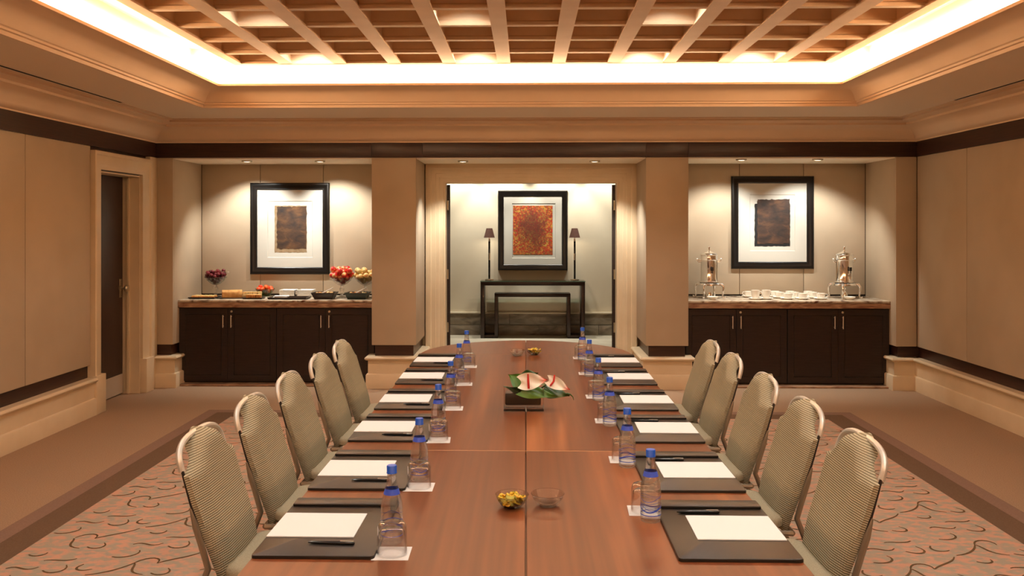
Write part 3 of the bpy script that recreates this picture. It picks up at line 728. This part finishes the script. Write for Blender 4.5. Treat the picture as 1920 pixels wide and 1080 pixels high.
# ---- bowls
def bowl_mesh(name):
    prof = [(0,0),(.026,0),(.030,.002),(.040,.012),(.0485,.026),(.0525,.037),(.0545,.0395),(.0535,.041),(.051,.0385),(.046,.026),(.037,.014),(.026,.006),(0,.005)]
    return MB().lathe(prof, 36, caps=False).build(name, 'cut_glass', None, ang=60)
def snack_pieces(c, n, lab, grp, seed):
    rr = random.Random(seed); mats = ['snack_yellow']*5+['snack_olive']*2+['snack_dark']
    for k in range(n):
        rad = .038*sqrt(rr.random()); a = rr.uniform(0, 6.28); z = .017+.018*rr.random()+.010*(1-rad/.038)
        b = MB(); L_, W_ = rr.uniform(.009,.015), rr.uniform(.006,.010)
        def f(u, v): s, q = (u-.5)*2, (v-.5)*2; return (s*L_, q*W_*(1-.35*s*s), .004*(1-q*q)+.003*s*s)
        A = b.grid(f, 5, 5); Bq = b.grid(lambda u, v: tuple(Vector(f(u, v))-Vector((0,0,.003))), 5, 5)
        for i in range(4):
            for j in (0, 4): b.face([A[j][i], A[j][i+1], Bq[j][i+1], Bq[j][i]]); b.face([A[i][j], A[i+1][j], Bq[i+1][j], Bq[i][j]])
        o = b.build('snack_piece', rr.choice(mats)); o.location = (c.x+rad*cos(a), c.y+rad*sin(a), c.z+z)
        o.rotation_euler = (rr.uniform(-.7,.7), rr.uniform(-.7,.7), rr.uniform(0,6.28)); tag(o, lab, 'snack', grp)
b1 = bowl_mesh('glass_bowl'); p = gp(960, 950, TZ); b1.location = (p.x, p.y, TZ); tag(b1, 'small clear glass bowl of yellow snacks beside an empty bowl, away from doorway', 'bowl')
snack_pieces(Vector((p.x, p.y, TZ)), 44, 'yellow crisp snack piece in the bowl at the table end away from doorway', 'snacks in the bowl', 3)
b2 = copy_tree(b1); p = gp(1027, 948, TZ); b2.location = (p.x, p.y, TZ); b2['label'] = 'empty clear glass bowl beside the snack bowl, away from the doorway'
b3 = copy_tree(b1); p = gp(1001, 665, TZ); b3.location = (p.x, p.y, TZ); b3['label'] = 'small clear glass bowl of yellow snacks at the doorway end of the table'
snack_pieces(Vector((p.x, p.y, TZ)), 30, 'yellow crisp snack piece in the bowl at the doorway end', 'snacks in the doorway end bowl', 5)
b4 = copy_tree(b1); p = gp(970, 667, TZ); b4.location = (p.x, p.y, TZ); b4['label'] = 'empty clear glass bowl at the doorway end of the table'

# ---- flower arrangement
p = gp(982, 768, TZ); fl = thing('flower_arrangement', (p.x, p.y, TZ), 'red tipped white anthuriums with leaves in a low rectangular glass vase', 'flowers')
V = (.098, .045, .105)
b = MB()
b.box(-V[0], -V[1], 0, V[0], V[1], .018, .002)
for q in ((-V[0],-V[1],-V[0]+.005,V[1]), (V[0]-.005,-V[1],V[0],V[1]), (-V[0],-V[1],V[0],-V[1]+.005), (-V[0],V[1]-.005,V[0],V[1])): b.box(q[0], q[1], .018, q[2], q[3], V[2])
b.build('vase', 'cut_glass', fl, ang=0)
MB().box(-V[0]+.007, -V[1]+.007, .028, V[0]-.014, V[1]-.007, .088, .008).build('liner', 'liner', fl)
def blade(L_, W_, cup, droop, twist=0, heart=True):
    # heart shaped leaf / spathe, base at the origin, tip along +X, face up
    b = MB()
    def f(u, v):
        x = u; q = (v-.5)*2
        wv = W_*(sin(pi*min(1, .10+.90*x)**.72)**.8) if heart else W_*sin(pi*x)**.7
        wv *= (1-x**6)
        back = -.16*L_*(abs(q)**1.6)*(1-x)**2 if heart else 0
        y = q*wv
        return (x*L_+back, y, cup*(q*q)*(1-.4*x)-droop*x*x+.004*sin(9*x+4*q))
    b.grid(f, 15, 11); return b
def place(b, name, mat, par, loc, rot):
    o = b.build(name, mat, par, ang=80); o.location = loc; o.rotation_euler = rot; return o
rx = radians
place(blade(.125, .050, .012, .02), 'leaf', 'leaf', fl, (.025, .015, .098), (rx(112), rx(-143), 0))
place(blade(.10, .020, .006, .012), 'leaf', 'leaf_dark', fl, (.0, -.03, .098), (rx(60), rx(-172), 0))
place(blade(.175, .036, -.010, .03), 'leaf', 'leaf', fl, (-.01, -.042, .105), (rx(48), rx(4), rx(-3)))
place(blade(.13, .046, -.010, .025), 'leaf', 'leaf_dark', fl, (.10, -.005, .106), (rx(42), rx(8), 0))
place(blade(.075, .030, .008, .005), 'leaf', 'leaf_dark', fl, (.0, .045, .15), (rx(50), rx(-18), 0))
b = MB(); b.tube([(.21,-.01,.082),(.228,-.012,.078),(.240,-.012,.066),(.244,-.012,.050)], [.005,.004,.0025,.001], 6); b.build('leaf_tip', 'leaf_dark', fl)
def sp(loc, rot, sc, w_, spx):
    o = place(blade(.130, w_, .010, -.006), 'spathe', 'spathe', fl, loc, rot); o.scale = (sc,)*3
    b = MB(); b.tube([Vector(q) for q in spx], [.0052,.0058,.004], 8); s_ = b.build('spadix', 'spadix', o); return o
sp((-.012, -.045, .142), (rx(72), rx(-5), rx(2)), 1.0, .042, ((.033,-.034,.006),(.034,0,.014),(.036,.034,.018)))
sp((.122, -.040, .150), (rx(66), rx(24), rx(-2)), .86, .036, ((.018,-.026,.006),(.026,.004,.012),(.016,.038,.02)))
b = MB()
for q in (((-.03,0,.08),(.0,.0,.12),(.0,-.03,.15)), ((.05,0,.08),(.12,.0,.13),(.15,-.03,.15))): b.tube(q, .0035, 6)
b.build('stem', 'leaf_dark', fl)

# ================================================================== sideboards
CZ = .882
def sideboard(x0, x1, nm):
    w2 = (x1-x0)/2
    for k in range(2):
        a = x0+k*w2; side_word = ('at its outer end', 'beside the doorway pillar')[k if x0 < 0 else 1-k]
        t = thing('cabinet', (a+w2/2, YC, 0), f'dark wood double door cabinet under the {nm} counter, {side_word}', 'cabinet', 'sideboard cabinets')
        h = w2/2
        MB().box(-h+.001, .022, .03, h-.001, YN-YC, CZ-.08).build('body', 'wenge', t, ang=0)
        MB().box(-h+.001, .03, 0, h-.001, YN-YC-.02, .032).build('toe_kick', 'black_plastic', t, ang=0)
        for s_ in (-1, 1):
            xa, xb = (-h+.003, -.0015) if s_ < 0 else (.0015, h-.003)
            z0, z1 = .036, CZ-.088; st = .062
            b = MB(); b.box(xa, .008, z0, xb, .022, z1)
            b.sweep([(xa,z0),(xb,z0),(xb,z1),(xa,z1)], [(0,.008),(0,-.001),(.001,-.002),(st,-.002),(st+.005,.006),(st+.005,.009)], closed=True, fn=lambda p_, q_, h_: (p_, h_, q_), pclosed=False)
            d = b.build('door', 'wenge', t, ang=20)
            hx = s_*.042
            b = MB(); b.tube([(hx,-.026,.595),(hx,-.026,.725)], .0055, 10)
            for z in (.61,.71): b.tube([(hx,-.026,z),(hx,0,z)], .004, 8)
            b.build('handle', 'steel', d)
            if s_ > 0: MB().lathe([(0,0),(.011,0),(.012,.004),(.012,.009),(.006,.011),(0,.009)], 16, M=Matrix.Translation((hx,-.002,.762)) @ Matrix.Rotation(pi/2, 4, 'X')).build('lock', 'nickel', d)
    c = thing('countertop', ((x0+x1)/2, YC, CZ), f'veined brown and cream marble countertop on the {nm} sideboard', 'countertop', 'sideboard countertops'); h = (x1-x0)/2
    MB().box(-h, -.035, -.022, h, YN-YC, 0, .005).build('slab', 'counter_marble', c)
    b = MB(); b.sweep([(h, -.022), (-h, -.022)], [(0,-.08),(.008,-.076),(.010,-.05),(.010,-.03),(.004,-.023),(-.04,-.023),(-.04,-.08)]); b.build('apron', 'counter_edge', c)
    s = struct(MB().box(x0, YB+.05, 0, x1, YC+.03, .02, .004).build('trim_%d' % (6 if x0 < 0 else 7), 'counter_edge'), f'low brown plinth strip under the {nm} cabinets')
sideboard(NL0, NL1, 'fruit'); sideboard(NR0, NR1, 'coffee')

# ================================================================== pictures
def picture(px0, py0, px1, py1, Y, m_in, art, lab, fw, tilt_art=0):
    xm = (px0+px1)/2; X = xat(xm, Y); W = (xat(px1, Y)-xat(px0, Y)); z0, z1 = zat(py1, X, Y), zat(py0, X, Y); H = z1-z0
    t = thing('framed_picture', (X, Y, z0), lab, 'picture')
    fn = lambda a, c, h: (a, -h, c)
    pr = [(0,0),(0,.022),(.010,.034),(.022,.036),(.036,.030),(fw-.018,.022),(fw-.008,.024),(fw,.018),(fw,.004),(fw-.01,0)]
    b = MB(); b.sweep([(-W/2,0),(W/2,0),(W/2,H),(-W/2,H)], pr, closed=True, fn=fn); b.build('frame', 'frame_black', t)
    a, c, d, e = m_in    # inner mat window and artwork, as fractions of the frame
    mx0, mx1, mz0, mz1 = -W/2+a[0]*W, -W/2+a[1]*W, (1-a[3])*H, (1-a[2])*H
    b = MB(); b.sweep([(mx0,mz0),(mx1,mz0),(mx1,mz1),(mx0,mz1)], [(0,.012),(-(mx0+W/2-fw+.01),.012),(-(mx0+W/2-fw+.01),.002),(.004,.002)], closed=True, fn=fn)
    # widen the outer edge of the mat to the frame
    o = b.build('mat_board', 'mat_white', t, ang=10)
    MB().box(-W/2+fw-.012, -.0055, fw-.012, W/2-fw+.012, -.0035, H-fw+.012).build('backing_board', 'mat_white', t, ang=0)
    b = MB(); b.sweep([(mx0,mz0),(mx1,mz0),(mx1,mz1),(mx0,mz1)], [(-.004,.0122),(.0,.0122),(.005,.0075),(.005,.005)], closed=True, fn=fn, pclosed=False); b.build('mat_bevel', 'mat_white', t, ang=10)
    ax0, ax1, az0, az1 = -W/2+c[0]*W, -W/2+c[1]*W, (1-c[3])*H, (1-c[2])*H
    return t, (ax0, ax1, az0, az1), W, H
def ragged(x0, x1, z0, z1, amp, seed, n=18):
    rr = random.Random(seed); j = lambda: rr.uniform(-amp, amp); P = []
    P += [(x0+(x1-x0)*k/n, z0+j()) for k in range(n)]; P += [(x1+j(), z0+(z1-z0)*k/n) for k in range(n)]
    P += [(x1-(x1-x0)*k/n, z1+j()) for k in range(n)]; P += [(x0+j(), z1-(z1-z0)*k/n) for k in range(n)]
    return P
fnp = lambda a, c, h: (a, -h, c)
t, A, W, H = picture(470, 343, 618.5, 514, YN, ((.215,.785,.197,.818), (.305,.71,.25,.762), 0, 0), 'art_left', 'black framed brown abstract picture with white mat above the fruit sideboard', .078)
MB().prism(ragged(*A, .003, 1), .0055, .007, fn=fnp).build('paper_sheet', 'art_backing', t, ang=0)
MB().prism(ragged(A[0]+.025, A[1]-.002, A[2]+.04, A[3]-.012, .006, 2), .007, .009, fn=fnp).build('artwork', 'art_left', t, ang=0)
t, A, W, H = picture(1370.5, 330.5, 1525, 504, YN, ((.225,.775,.197,.807), (.285,.715,.25,.757), 0, 0), 'art_right', 'black framed dark brown abstract picture with white mat above the coffee sideboard', .078)
MB().prism(ragged(A[0], A[1], A[2], A[3]-.05, .003, 3), .0055, .007, fn=fnp).build('paper_sheet', 'slot_dark', t, ang=0)
MB().prism(ragged(A[0]+.03, A[1]-.004, A[2]+.03, A[3], .006, 4), .007, .009, fn=fnp).build('artwork', 'art_right', t, ang=0)
t, A, W, H = picture(934, 357.5, 1064, 506.5, HY, ((.20,.83,.16,.85), (.215,.785,.188,.803), 0, 0), 'art_mosaic', 'black framed red and gold abstract picture on the hall wall', .085)
o = MB().box(-(A[1]-A[0])/2, -.0015, -(A[3]-A[2])/2, (A[1]-A[0])/2, .0015, (A[3]-A[2])/2).build('artwork', 'art_mosaic', t, ang=0); o.location = ((A[0]+A[1])/2, -.0075, (A[2]+A[3])/2)

# ================================================================== console table and lamps
CFY = HY-.42; cx0, cx1 = xat(901, CFY), xat(1097, CFY); cw = (cx1-cx0)/2; cm = (cx0+cx1)/2; ch = zat(527, 0, CFY)
con = thing('console_table', (cm, CFY, 0), 'dark wood console table with glass top and nested lower bench frame', 'console table')
th = .055; hh = ch-.012
b = MB(); b.box(-cw, 0, hh-th, cw, .36, hh, .003); b.build('top_frame', 'wenge_h', con)
for s_ in (-1, 1): b = MB(); a, c = sorted((s_*cw, s_*(cw-th))); b.box(a, 0, 0, c, .36, hh-th+.002, .003); b.build('leg', 'wenge_h', con)
MB().box(-cw-.005, -.006, hh, cw+.005, .366, ch, .003).build('glass_top', 'table_glass', con)
MB().box(-cw-.005, -.0075, hh+.001, cw+.005, -.0055, ch-.001).build('glass_edge', 'glass_edge', con, ang=0)
ix0, ix1 = xat(927, CFY)-cm, xat(1070, CFY)-cm; ih = zat(551, 0, CFY)
b = MB(); b.box(ix0, .04, ih-.05, ix1, .33, ih, .003); b.build('lower_shelf', 'wenge_h', con)
for xa, xb in ((ix0, ix0+.05), (ix1-.05, ix1)): MB().box(xa, .04, 0, xb, .33, ih-.048, .003).build('inner_leg', 'wenge_h', con)
for xa, xb in ((-cw+th-.002, ix0+.002), (ix1-.002, cw-th+.002)): MB().box(xa, .04, 0, xb, .33, .045, .003).build('foot_rail', 'wenge_h', con)
for px, lab in ((917.5, 'slim table lamp with brown tapered shade, console end beside the apple bowl'), (1077.5, 'slim table lamp with brown tapered shade, console end toward the coffee sideboard')):
    x = xat(px, CFY+.2); t = thing('table_lamp', (x, CFY+.2, ch), lab, 'lamp', 'lamps on the console table')
    MB().box(-.06, -.06, 0, .06, .06, .02, .003).build('base', 'nickel', t)
    MB().box(-.014, -.014, .02, .014, .014, .58, .002).build('stem', 'pen_black', t)
    MB().box(-.015, -.015, .30, .015, .015, .40, .002).build('stem_sleeve', 'nickel', t)
    MB().lathe([(.012,.578),(.014,.60),(.010,.61),(.010,.66),(.004,.67)], 14).build('neck', 'nickel', t)
    MB().lathe([(.082,.635),(.045,.775),(.043,.775),(.080,.635)], 28, closed=True).build('lamp_shade', 'lamp_shade', t)
    MB().ball((0,0,.69), .018).build('bulb', 'lamp_glow', t)
    l = bpy.data.lights.new('lamp_light', 'POINT'); l.energy = 2.2; l.color = (1,.82,.58); l.shadow_soft_size = .02
    lo = bpy.data.objects.new('lamp_light', l); COL.objects.link(lo); lo.parent = t; lo.location = (0,0,.655)

# ================================================================== coffee urns and cups
def make_urn():
    t = thing('coffee_urn', (0,0,0), '', 'coffee urn', 'silver coffee urns')
    MB().lathe([(0,.165),(.10,.165),(.108,.17),(.108,.176),(.092,.182),(.088,.19),(.092,.195),(.090,.205),(.088,.21),(.088,.40),(.090,.405),(.092,.408),(.090,.412),(.088,.416),(.088,.455),(.094,.46),(.094,.466),(.086,.468)], 40).build('body', 'silver', t, ang=40)
    lid = MB().lathe([(.090,.466),(.085,.474),(.055,.486),(.040,.494),(.022,.500),(.010,.508),(.007,.520),(.012,.530),(.013,.538),(.008,.548),(.004,.556),(0,.558)], 32).build('lid', 'silver', t, ang=40)
    for s_ in (-1, 1):
        MB().tube([(s_*.088,0,.385),(s_*.118,0,.388),(s_*.128,0,.402),(s_*.130,0,.415),(s_*.112,0,.408),(s_*.088,0,.402)], .006, 8).build('handle', 'silver', t)
        MB().ball((s_*.130,0,.417), .009).build('handle_knob', 'porcelain', t)
    st = MB(); st.lathe([(.07,.165),(.112,.163),(.125,.152),(.128,.140),(.122,.138),(.10,.15),(.07,.158)], 36, closed=True); st.build('stand_ring', 'silver', t)
    for k in range(4):
        a = pi/4+k*pi/2+.12; d = Vector((cos(a), sin(a), 0))
        pts = [d*.115+Vector((0,0,.150)), d*.142+Vector((0,0,.148)), d*.158+Vector((0,0,.125)), d*.156+Vector((0,0,.075)), d*.148+Vector((0,0,.03)), d*.155+Vector((0,0,.012)), d*.172+Vector((0,0,.010)), d*.180+Vector((0,0,.022))]
        MB().tube(pts, [.015,.017,.014,.011,.009,.010,.008,.006], 8).build('leg', 'silver', t, ang=60)
    MB().lathe([(0,.062),(.03,.062),(.036,.045),(.036,.0),(0,.0)], 20).build('burner_cup', 'silver', t)
    s = MB(); s.tube([(0,-.085,.245),(0,-.115,.245)], .010, 10); s.tube([(0,-.112,.27),(0,-.112,.235),(0,-.114,.205)], [.010,.010,.006], 10)
    sp_ = s.build('spigot', 'silver', t)
    s = MB(); s.tube([(0,-.112,.27),(0,-.112,.30)], .005, 8); s.box(-.014, -.118, .295, .014, -.106, .335, .004); s.build('spigot_lever', 'black_plastic', sp_)
    return t
urn = make_urn(); UY = 9.44
for k, (px, rz, lab) in enumerate(((1329.5, radians(6), 'silver coffee urn on four curved legs, beside the doorway pillar'), (1583, radians(14), 'silver coffee urn on four curved legs, beside the niche side wall'))):
    o = urn if k == 0 else copy_tree(urn); o.location = (xat(px, UY), UY, CZ); o.rotation_euler.z = rz; o['label'] = lab
dish = MB().lathe([(0,0),(.028,0),(.030,.006),(.052,.020),(.060,.034),(.057,.034),(.048,.022),(.026,.010),(0,.009)], 32, caps=False).build('drip_dish', 'porcelain', None, ang=50)
for k, (px, lab) in enumerate(((1336, 'round white drip dish in front of the urn beside the doorway pillar'), (1583+10, 'round white drip dish in front of the urn beside the niche side wall'))):
    o = dish if k == 0 else copy_tree(dish); Y = UY-.215; o.location = (xat(px, Y), Y, CZ-.0005); tag(o, lab, 'dish', 'drip dishes under the urns')
def make_cup(tall):
    t = thing('coffee_cup', (0,0,0), '', 'cup', 'white coffee cups'); h = .092 if tall else .058; r = .046 if tall else .048
    MB().lathe([(0,0),(r*.62,0),(r*.66,.004),(r*.86,h*.35),(r*.97,h*.75),(r,h),(r-.004,h),(r*.93-.003,h*.75),(r*.80,h*.35),(r*.55,.008),(0,.008)], 28, caps=False).build('bowl', 'porcelain', t, ang=50)
    MB().tube([(r*.9,0,h*.82),(r+.014,0,h*.86),(r+.024,0,h*.62),(r+.016,0,h*.36),(r*.82,0,h*.28)], .004, 8).build('handle', 'porcelain', t)
    return t
cupA, cupB = make_cup(True), make_cup(False); ua = ub = False
sau = MB().lathe([(0,0),(.045,0),(.048,.003),(.066,.010),(.076,.017),(.074,.0185),(.062,.012),(.042,.007),(0,.006)], 32, caps=False).build('saucer', 'porcelain', None, ang=50); us = False
def setting(px, Y, tall, rz, what):
    global ua, ub, us
    x = xat(px, Y); s = sau if not us else copy_tree(sau); us = True; s.location = (x, Y, CZ-.0005); tag(s, f'white saucer under {what}', 'saucer', 'white saucers')
    if tall: c = cupA if not ua else copy_tree(cupA); ua = True
    else: c = cupB if not ub else copy_tree(cupB); ub = True
    c.location = (x, Y, CZ+.0055); c.rotation_euler.z = rz; c['label'] = what
setting(1404, 9.56, False, 2.6, 'low white cup behind the two tall cups on the coffee counter')
setting(1416.5, 9.27, True, -.5, 'tall white cup nearest the urn beside the doorway pillar')
setting(1436.5, 9.29, True, -.5, 'tall white cup between another tall cup and the low cups')
for k, (xb, nm) in enumerate(((1453, 'first'), (1481, 'second'), (1515, 'third'))):
    for j in range(3):
        px = xb+j*9+(6 if j == 2 else 0); Y = 9.60-.155*j-.0*k
        setting(px, Y, False, -.1, f'low white cup, {nm} diagonal row after the tall cups, {("wall end","middle","front edge end")[j]}')

# ================================================================== food on the fruit sideboard
def compote(px, Y, lab, k=1.0):
    x = xat(px, Y); t = thing('compote_bowl', (x, Y, CZ), lab, 'bowl', 'footed glass fruit bowls')
    MB().lathe([(0,0),(.060,0),(.062,.004),(.040,.012),(.018,.022),(.012,.045),(.022,.075),(.026,.095),(.014,.118),(.010,.128)], 28, caps=False).build('foot', 'cut_glass', t, ang=50)
    MB().lathe([(0,.126),(.02,.128),(.06,.150),(.095,.182),(.118,.212),(.121,.214),(.119,.218),(.112,.210),(.09,.186),(.056,.156),(.016,.136),(0,.134)], 36, caps=False).build('bowl', 'cut_glass', t, ang=50)
    return Vector((x, Y, CZ))
def heap(c, r, n, mat, nm, lab, cat, grp, seed, sc=(1,1,.92), stem=True, fl=lambda R: .134+max(0, R-.02)*.82, rmax=.10):
    rr = random.Random(seed)
    fm = MB().ball((0,0,0), r, sc, 14, 10).mesh(nm, 80); fm.materials.append(MATS[mat])
    sm = MB().tube([(0,0,r*sc[2]*.85),(r*.08,0,r*sc[2]*1.25)], r*.06, 5).mesh('stem'); sm.materials.append(MATS['stem'])
    P = [Vector((rr.uniform(-rmax,rmax)*.8, rr.uniform(-rmax,rmax)*.8, .20+rr.uniform(0,.12))) for _ in range(n)]
    for it in range(140):           # let the pile settle: gravity, no overlaps, bowl wall
        for q in P: q.z -= .0025 if it < 110 else 0; q.x *= .992; q.y *= .992
        for i in range(n):
            for k in range(i):
                d = P[i]-P[k]; L_ = d.length or 1e-5
                if L_ < 1.97*r: d *= (1.97*r-L_)/L_*.5; P[i] += d; P[k] -= d
        for q in P:
            R_ = sqrt(q.x**2+q.y**2); zf = fl(R_)+r*1.18
            if q.z < zf: q.z = zf
            if R_ > rmax: q.x *= rmax/R_; q.y *= rmax/R_
    for q in P:
        o = link(nm, fm, None); o.location = c+q
        o.rotation_euler = (rr.uniform(-.8,.8), rr.uniform(-.8,.8), rr.uniform(0,6.28)); tag(o, lab, cat, grp)
        if stem: link('stem', sm, None, o)
c = compote(404.5, 9.50, 'footed cut glass bowl heaped with dark plums')
heap(c, .022, 54, 'plum', 'plum', 'small dark red plum in the footed glass bowl', 'plum', 'plums in the bowl', 11, stem=False)
b = MB(); b.tube([(0,0,0),(.05,.0,.005),(.10,0,.004)], [.003,.003,.006], 8); b.ball((.118,0,.003), .020, (1,.7,.3)); sv = b.build('serving_spoon', 'silver'); sv.location = c+Vector((.02,-.02,.268)); tag(sv, 'silver serving spoon lying on the plums', 'spoon')
c2 = compote(641, 9.42, 'footed cut glass bowl heaped with red apples')
heap(c2, .034, 23, 'apple_red', 'apple', 'red apple in the footed glass bowl', 'apple', 'apples in the bowl', 12)
c3 = compote(685.5, 9.42, 'footed cut glass bowl heaped with yellow peaches')
heap(c3, .031, 24, 'peach', 'peach', 'yellow blushed peach in the footed glass bowl', 'peach', 'peaches in the bowl', 13)
def tray(name, px, Y, w_, d_, h_, mat, lab, rim=.012, rz=0):
    x = xat(px, Y); t = thing(name, (x, Y, CZ), lab, 'tray' if h_ < .03 else 'dish', None, rz)
    out = [(-w_/2,-d_/2),(w_/2,-d_/2),(w_/2,d_/2),(-w_/2,d_/2)]
    b = MB(); sl = h_*.35
    b.sweep(out, [(sl,0),(sl+.008,0),(.008,h_),(0,h_),(-.006,h_+.001),(-.006,h_-.004)], closed=True)
    b.build('rim', mat, t, ang=20)
    MB().box(-w_/2+sl+.002, -d_/2+sl+.002, 0, w_/2-sl-.002, d_/2-sl-.002, .006).build('bottom', mat, t, ang=0)
    return Vector((x, Y, CZ))
# pastry tray
c = tray('pastry_tray', 383, 9.30, .27, .17, .016, 'dish_dark', 'flat black tray of orange pastry slices at the counter end')
for j in range(2):
    for k in range(5):
        t = thing('pastry_slice', (c.x-.096+k*.048, c.y-.036+j*.072, c.z+.006), 'orange glazed pastry slice on the flat black tray', 'pastry', 'pastry slices', random.uniform(-.15,.15))
        MB().box(-.022, -.032, 0, .022, .032, .018, .005).build('crust', 'crust', t)
        MB().box(-.018, -.027, .016, .018, .027, .027, .005).build('topping', 'peach', t)
# loaf cake
t = thing('cake_board', (xat(434, 9.33), 9.33, CZ), 'dark slate platter under the loaf cake', 'platter'); MB().box(-.14, -.085, 0, .14, .085, .008, .002).build('platter_slab', 'dish_dark', t); t.rotation_euler.z = .18
t = thing('loaf_cake', (xat(434, 9.33), 9.33, CZ+.0078), 'golden loaf cake with a cut end on a slate platter', 'cake', None, .35)
pr = [(-.045,0),(.045,0),(.050,.02),(.050,.058),(.040,.072),(.018,.080),(-.018,.080),(-.040,.072),(-.050,.058),(-.050,.02)]
MB().prism(pr, -.095, .11, fn=lambda a, q, h: (h, a, q), bev=.006).build('loaf', 'bread', t)
MB().prism([(x*.9, z*.92+.003) for x, z in pr], -.097, -.090, fn=lambda a, q, h: (h, a, q)).build('cut_face', 'crumb', t)
# tartlet tray and sandwich platter
c = tray('tartlet_tray', 476, 9.24, .20, .12, .014, 'dish_dark', 'small black tray of square tartlets in front of the sandwich platter')
for k in range(3):
    t = thing('tartlet', (c.x-.052+k*.052, c.y, c.z+.0058), 'square golden tartlet on the small black tray', 'tartlet', 'tartlets'); MB().box(-.024, -.030, 0, .024, .030, .032, .004).build('crust', 'crust', t); MB().box(-.025, -.031, .030, .025, .031, .042, .004).build('top', 'bread', t)
c = tray('sandwich_platter', 474, 9.40, .22, .12, .012, 'dish_dark', 'black platter of sliced bread behind the tartlet tray')
for k in range(4):
    t = thing('bread_slice', (c.x-.075+k*.05, c.y, c.z+.0058), f'thick slice of pale bread on the black platter, {ORD[k]} from the loaf cake', 'bread', 'bread slices', .1*k); MB().box(-.022, -.045, 0, .022, .045, .05, .006).build('crumb', 'cream', t); MB().box(-.023, -.046, .046, .023, .046, .056, .005).build('crust', 'bread', t)
# salad bowl
x = xat(497, 9.60); sb = MB().lathe([(0,0),(.045,0),(.05,.004),(.085,.05),(.105,.078),(.108,.082),(.104,.082),(.08,.052),(.045,.010),(0,.008)], 32, caps=False).build('salad_bowl', 'green_glass', None, ang=50)
sb.location = (x, 9.60, CZ); tag(sb, 'green glass bowl of cut tomatoes behind the sandwich platter', 'bowl')
heap(Vector((x, 9.60, CZ)), .026, 15, 'tomato', 'tomato', 'red orange tomato in the green glass bowl', 'tomato', 'tomatoes in the bowl', 14, (1,1,.8), False, lambda R: .010+max(0, R-.045)*1.1, .08)
# napkin platter
c = tray('napkin_tray', 543, 9.26, .40, .22, .020, 'dish_dark', 'long black rectangular tray holding white napkins')
for k in range(3):
    t = MB().box(-.075, -.05, 0, .075, .05, .010, .003).build('napkin', 'paper'); t.location = (c.x-.10+k*.012, c.y-.02, c.z+.0055+k*.0098); t.rotation_euler.z = .1*k; tag(t, 'folded white napkin in a short pile on the long black tray', 'napkin', 'folded napkins')
# plate stacks with divider
pl = None
for k, (px, nm) in enumerate(((541.5, 'nearer the tomato bowl'), (574.5, 'nearer the apple bowl'))):
    for j in range(7):
        if pl is None:
            pl = MB().prism([( .078*(1 if a in (0,3) else -1), .078*(1 if a < 2 else -1)) for a in range(4)], .0, .003)
            pl.sweep([(-.078,-.078),(.078,-.078),(.078,.078),(-.078,.078)], [(.004,.0),(0,.002),(-.006,.0095),(-.003,.011),(.006,.003)], closed=True)
            pl = pl.build('side_plate', 'porcelain', None, ang=30); o = pl
        else: o = copy_tree(pl)
        o.location = (xat(px, 9.53), 9.53, CZ+j*.0112-.0003); tag(o, f'square white side plate, {ORD[j]} from the bottom of the stack {nm}', 'plate', f'plate stack {nm}')
t = thing('plate_divider', (xat(558, 9.50), 9.50, CZ), 'dark upright caddy between the two plate stacks', 'caddy')
MB().box(-.016, -.05, 0, .016, .10, .074, .003).build('post', 'dish_dark', t); MB().box(-.012, -.052, .03, .012, -.049, .072, .001).build('front_plate', 'brushed', t)
# two baking dishes
for px, mat, nm, sd in ((609, 'dish_dark', 'deep brown rectangular dish of nuts', 21), (671, 'dish_green', 'deep dark green rectangular dish of nuts', 22)):
    c = tray('serving_dish', px, 9.26, .235, .19, .070, mat, nm+' with small tongs')
    rr = random.Random(sd)
    for k in range(26):
        o = MB().ball((0,0,0), .016, (1.25,.9,.8), 8, 6).build('nut', ('bread', 'crumb', 'cream')[k % 3]); o.location = (c.x+rr.uniform(-.078,.078), c.y+rr.uniform(-.055,.055), c.z+.05+rr.uniform(0,.012)); o.rotation_euler = (0, rr.uniform(-.5,.5), rr.uniform(0,3)); tag(o, f'roasted nut in the {nm.split(" rect")[0]} dish', 'nut', f'nuts in the {nm.split(" rect")[0]} dish')
    t = thing('tongs', (c.x+.02, c.y+.0, c.z+.062), f'small steel tongs standing in the {nm.split(" of")[0]}', 'tongs', None, .5)
    for s_ in (-1, 1): MB().tube([(-.05,s_*.016,0),(0,s_*.012,.022),(.07,0,.055)], .004, 6).build('arm', 'steel', t)
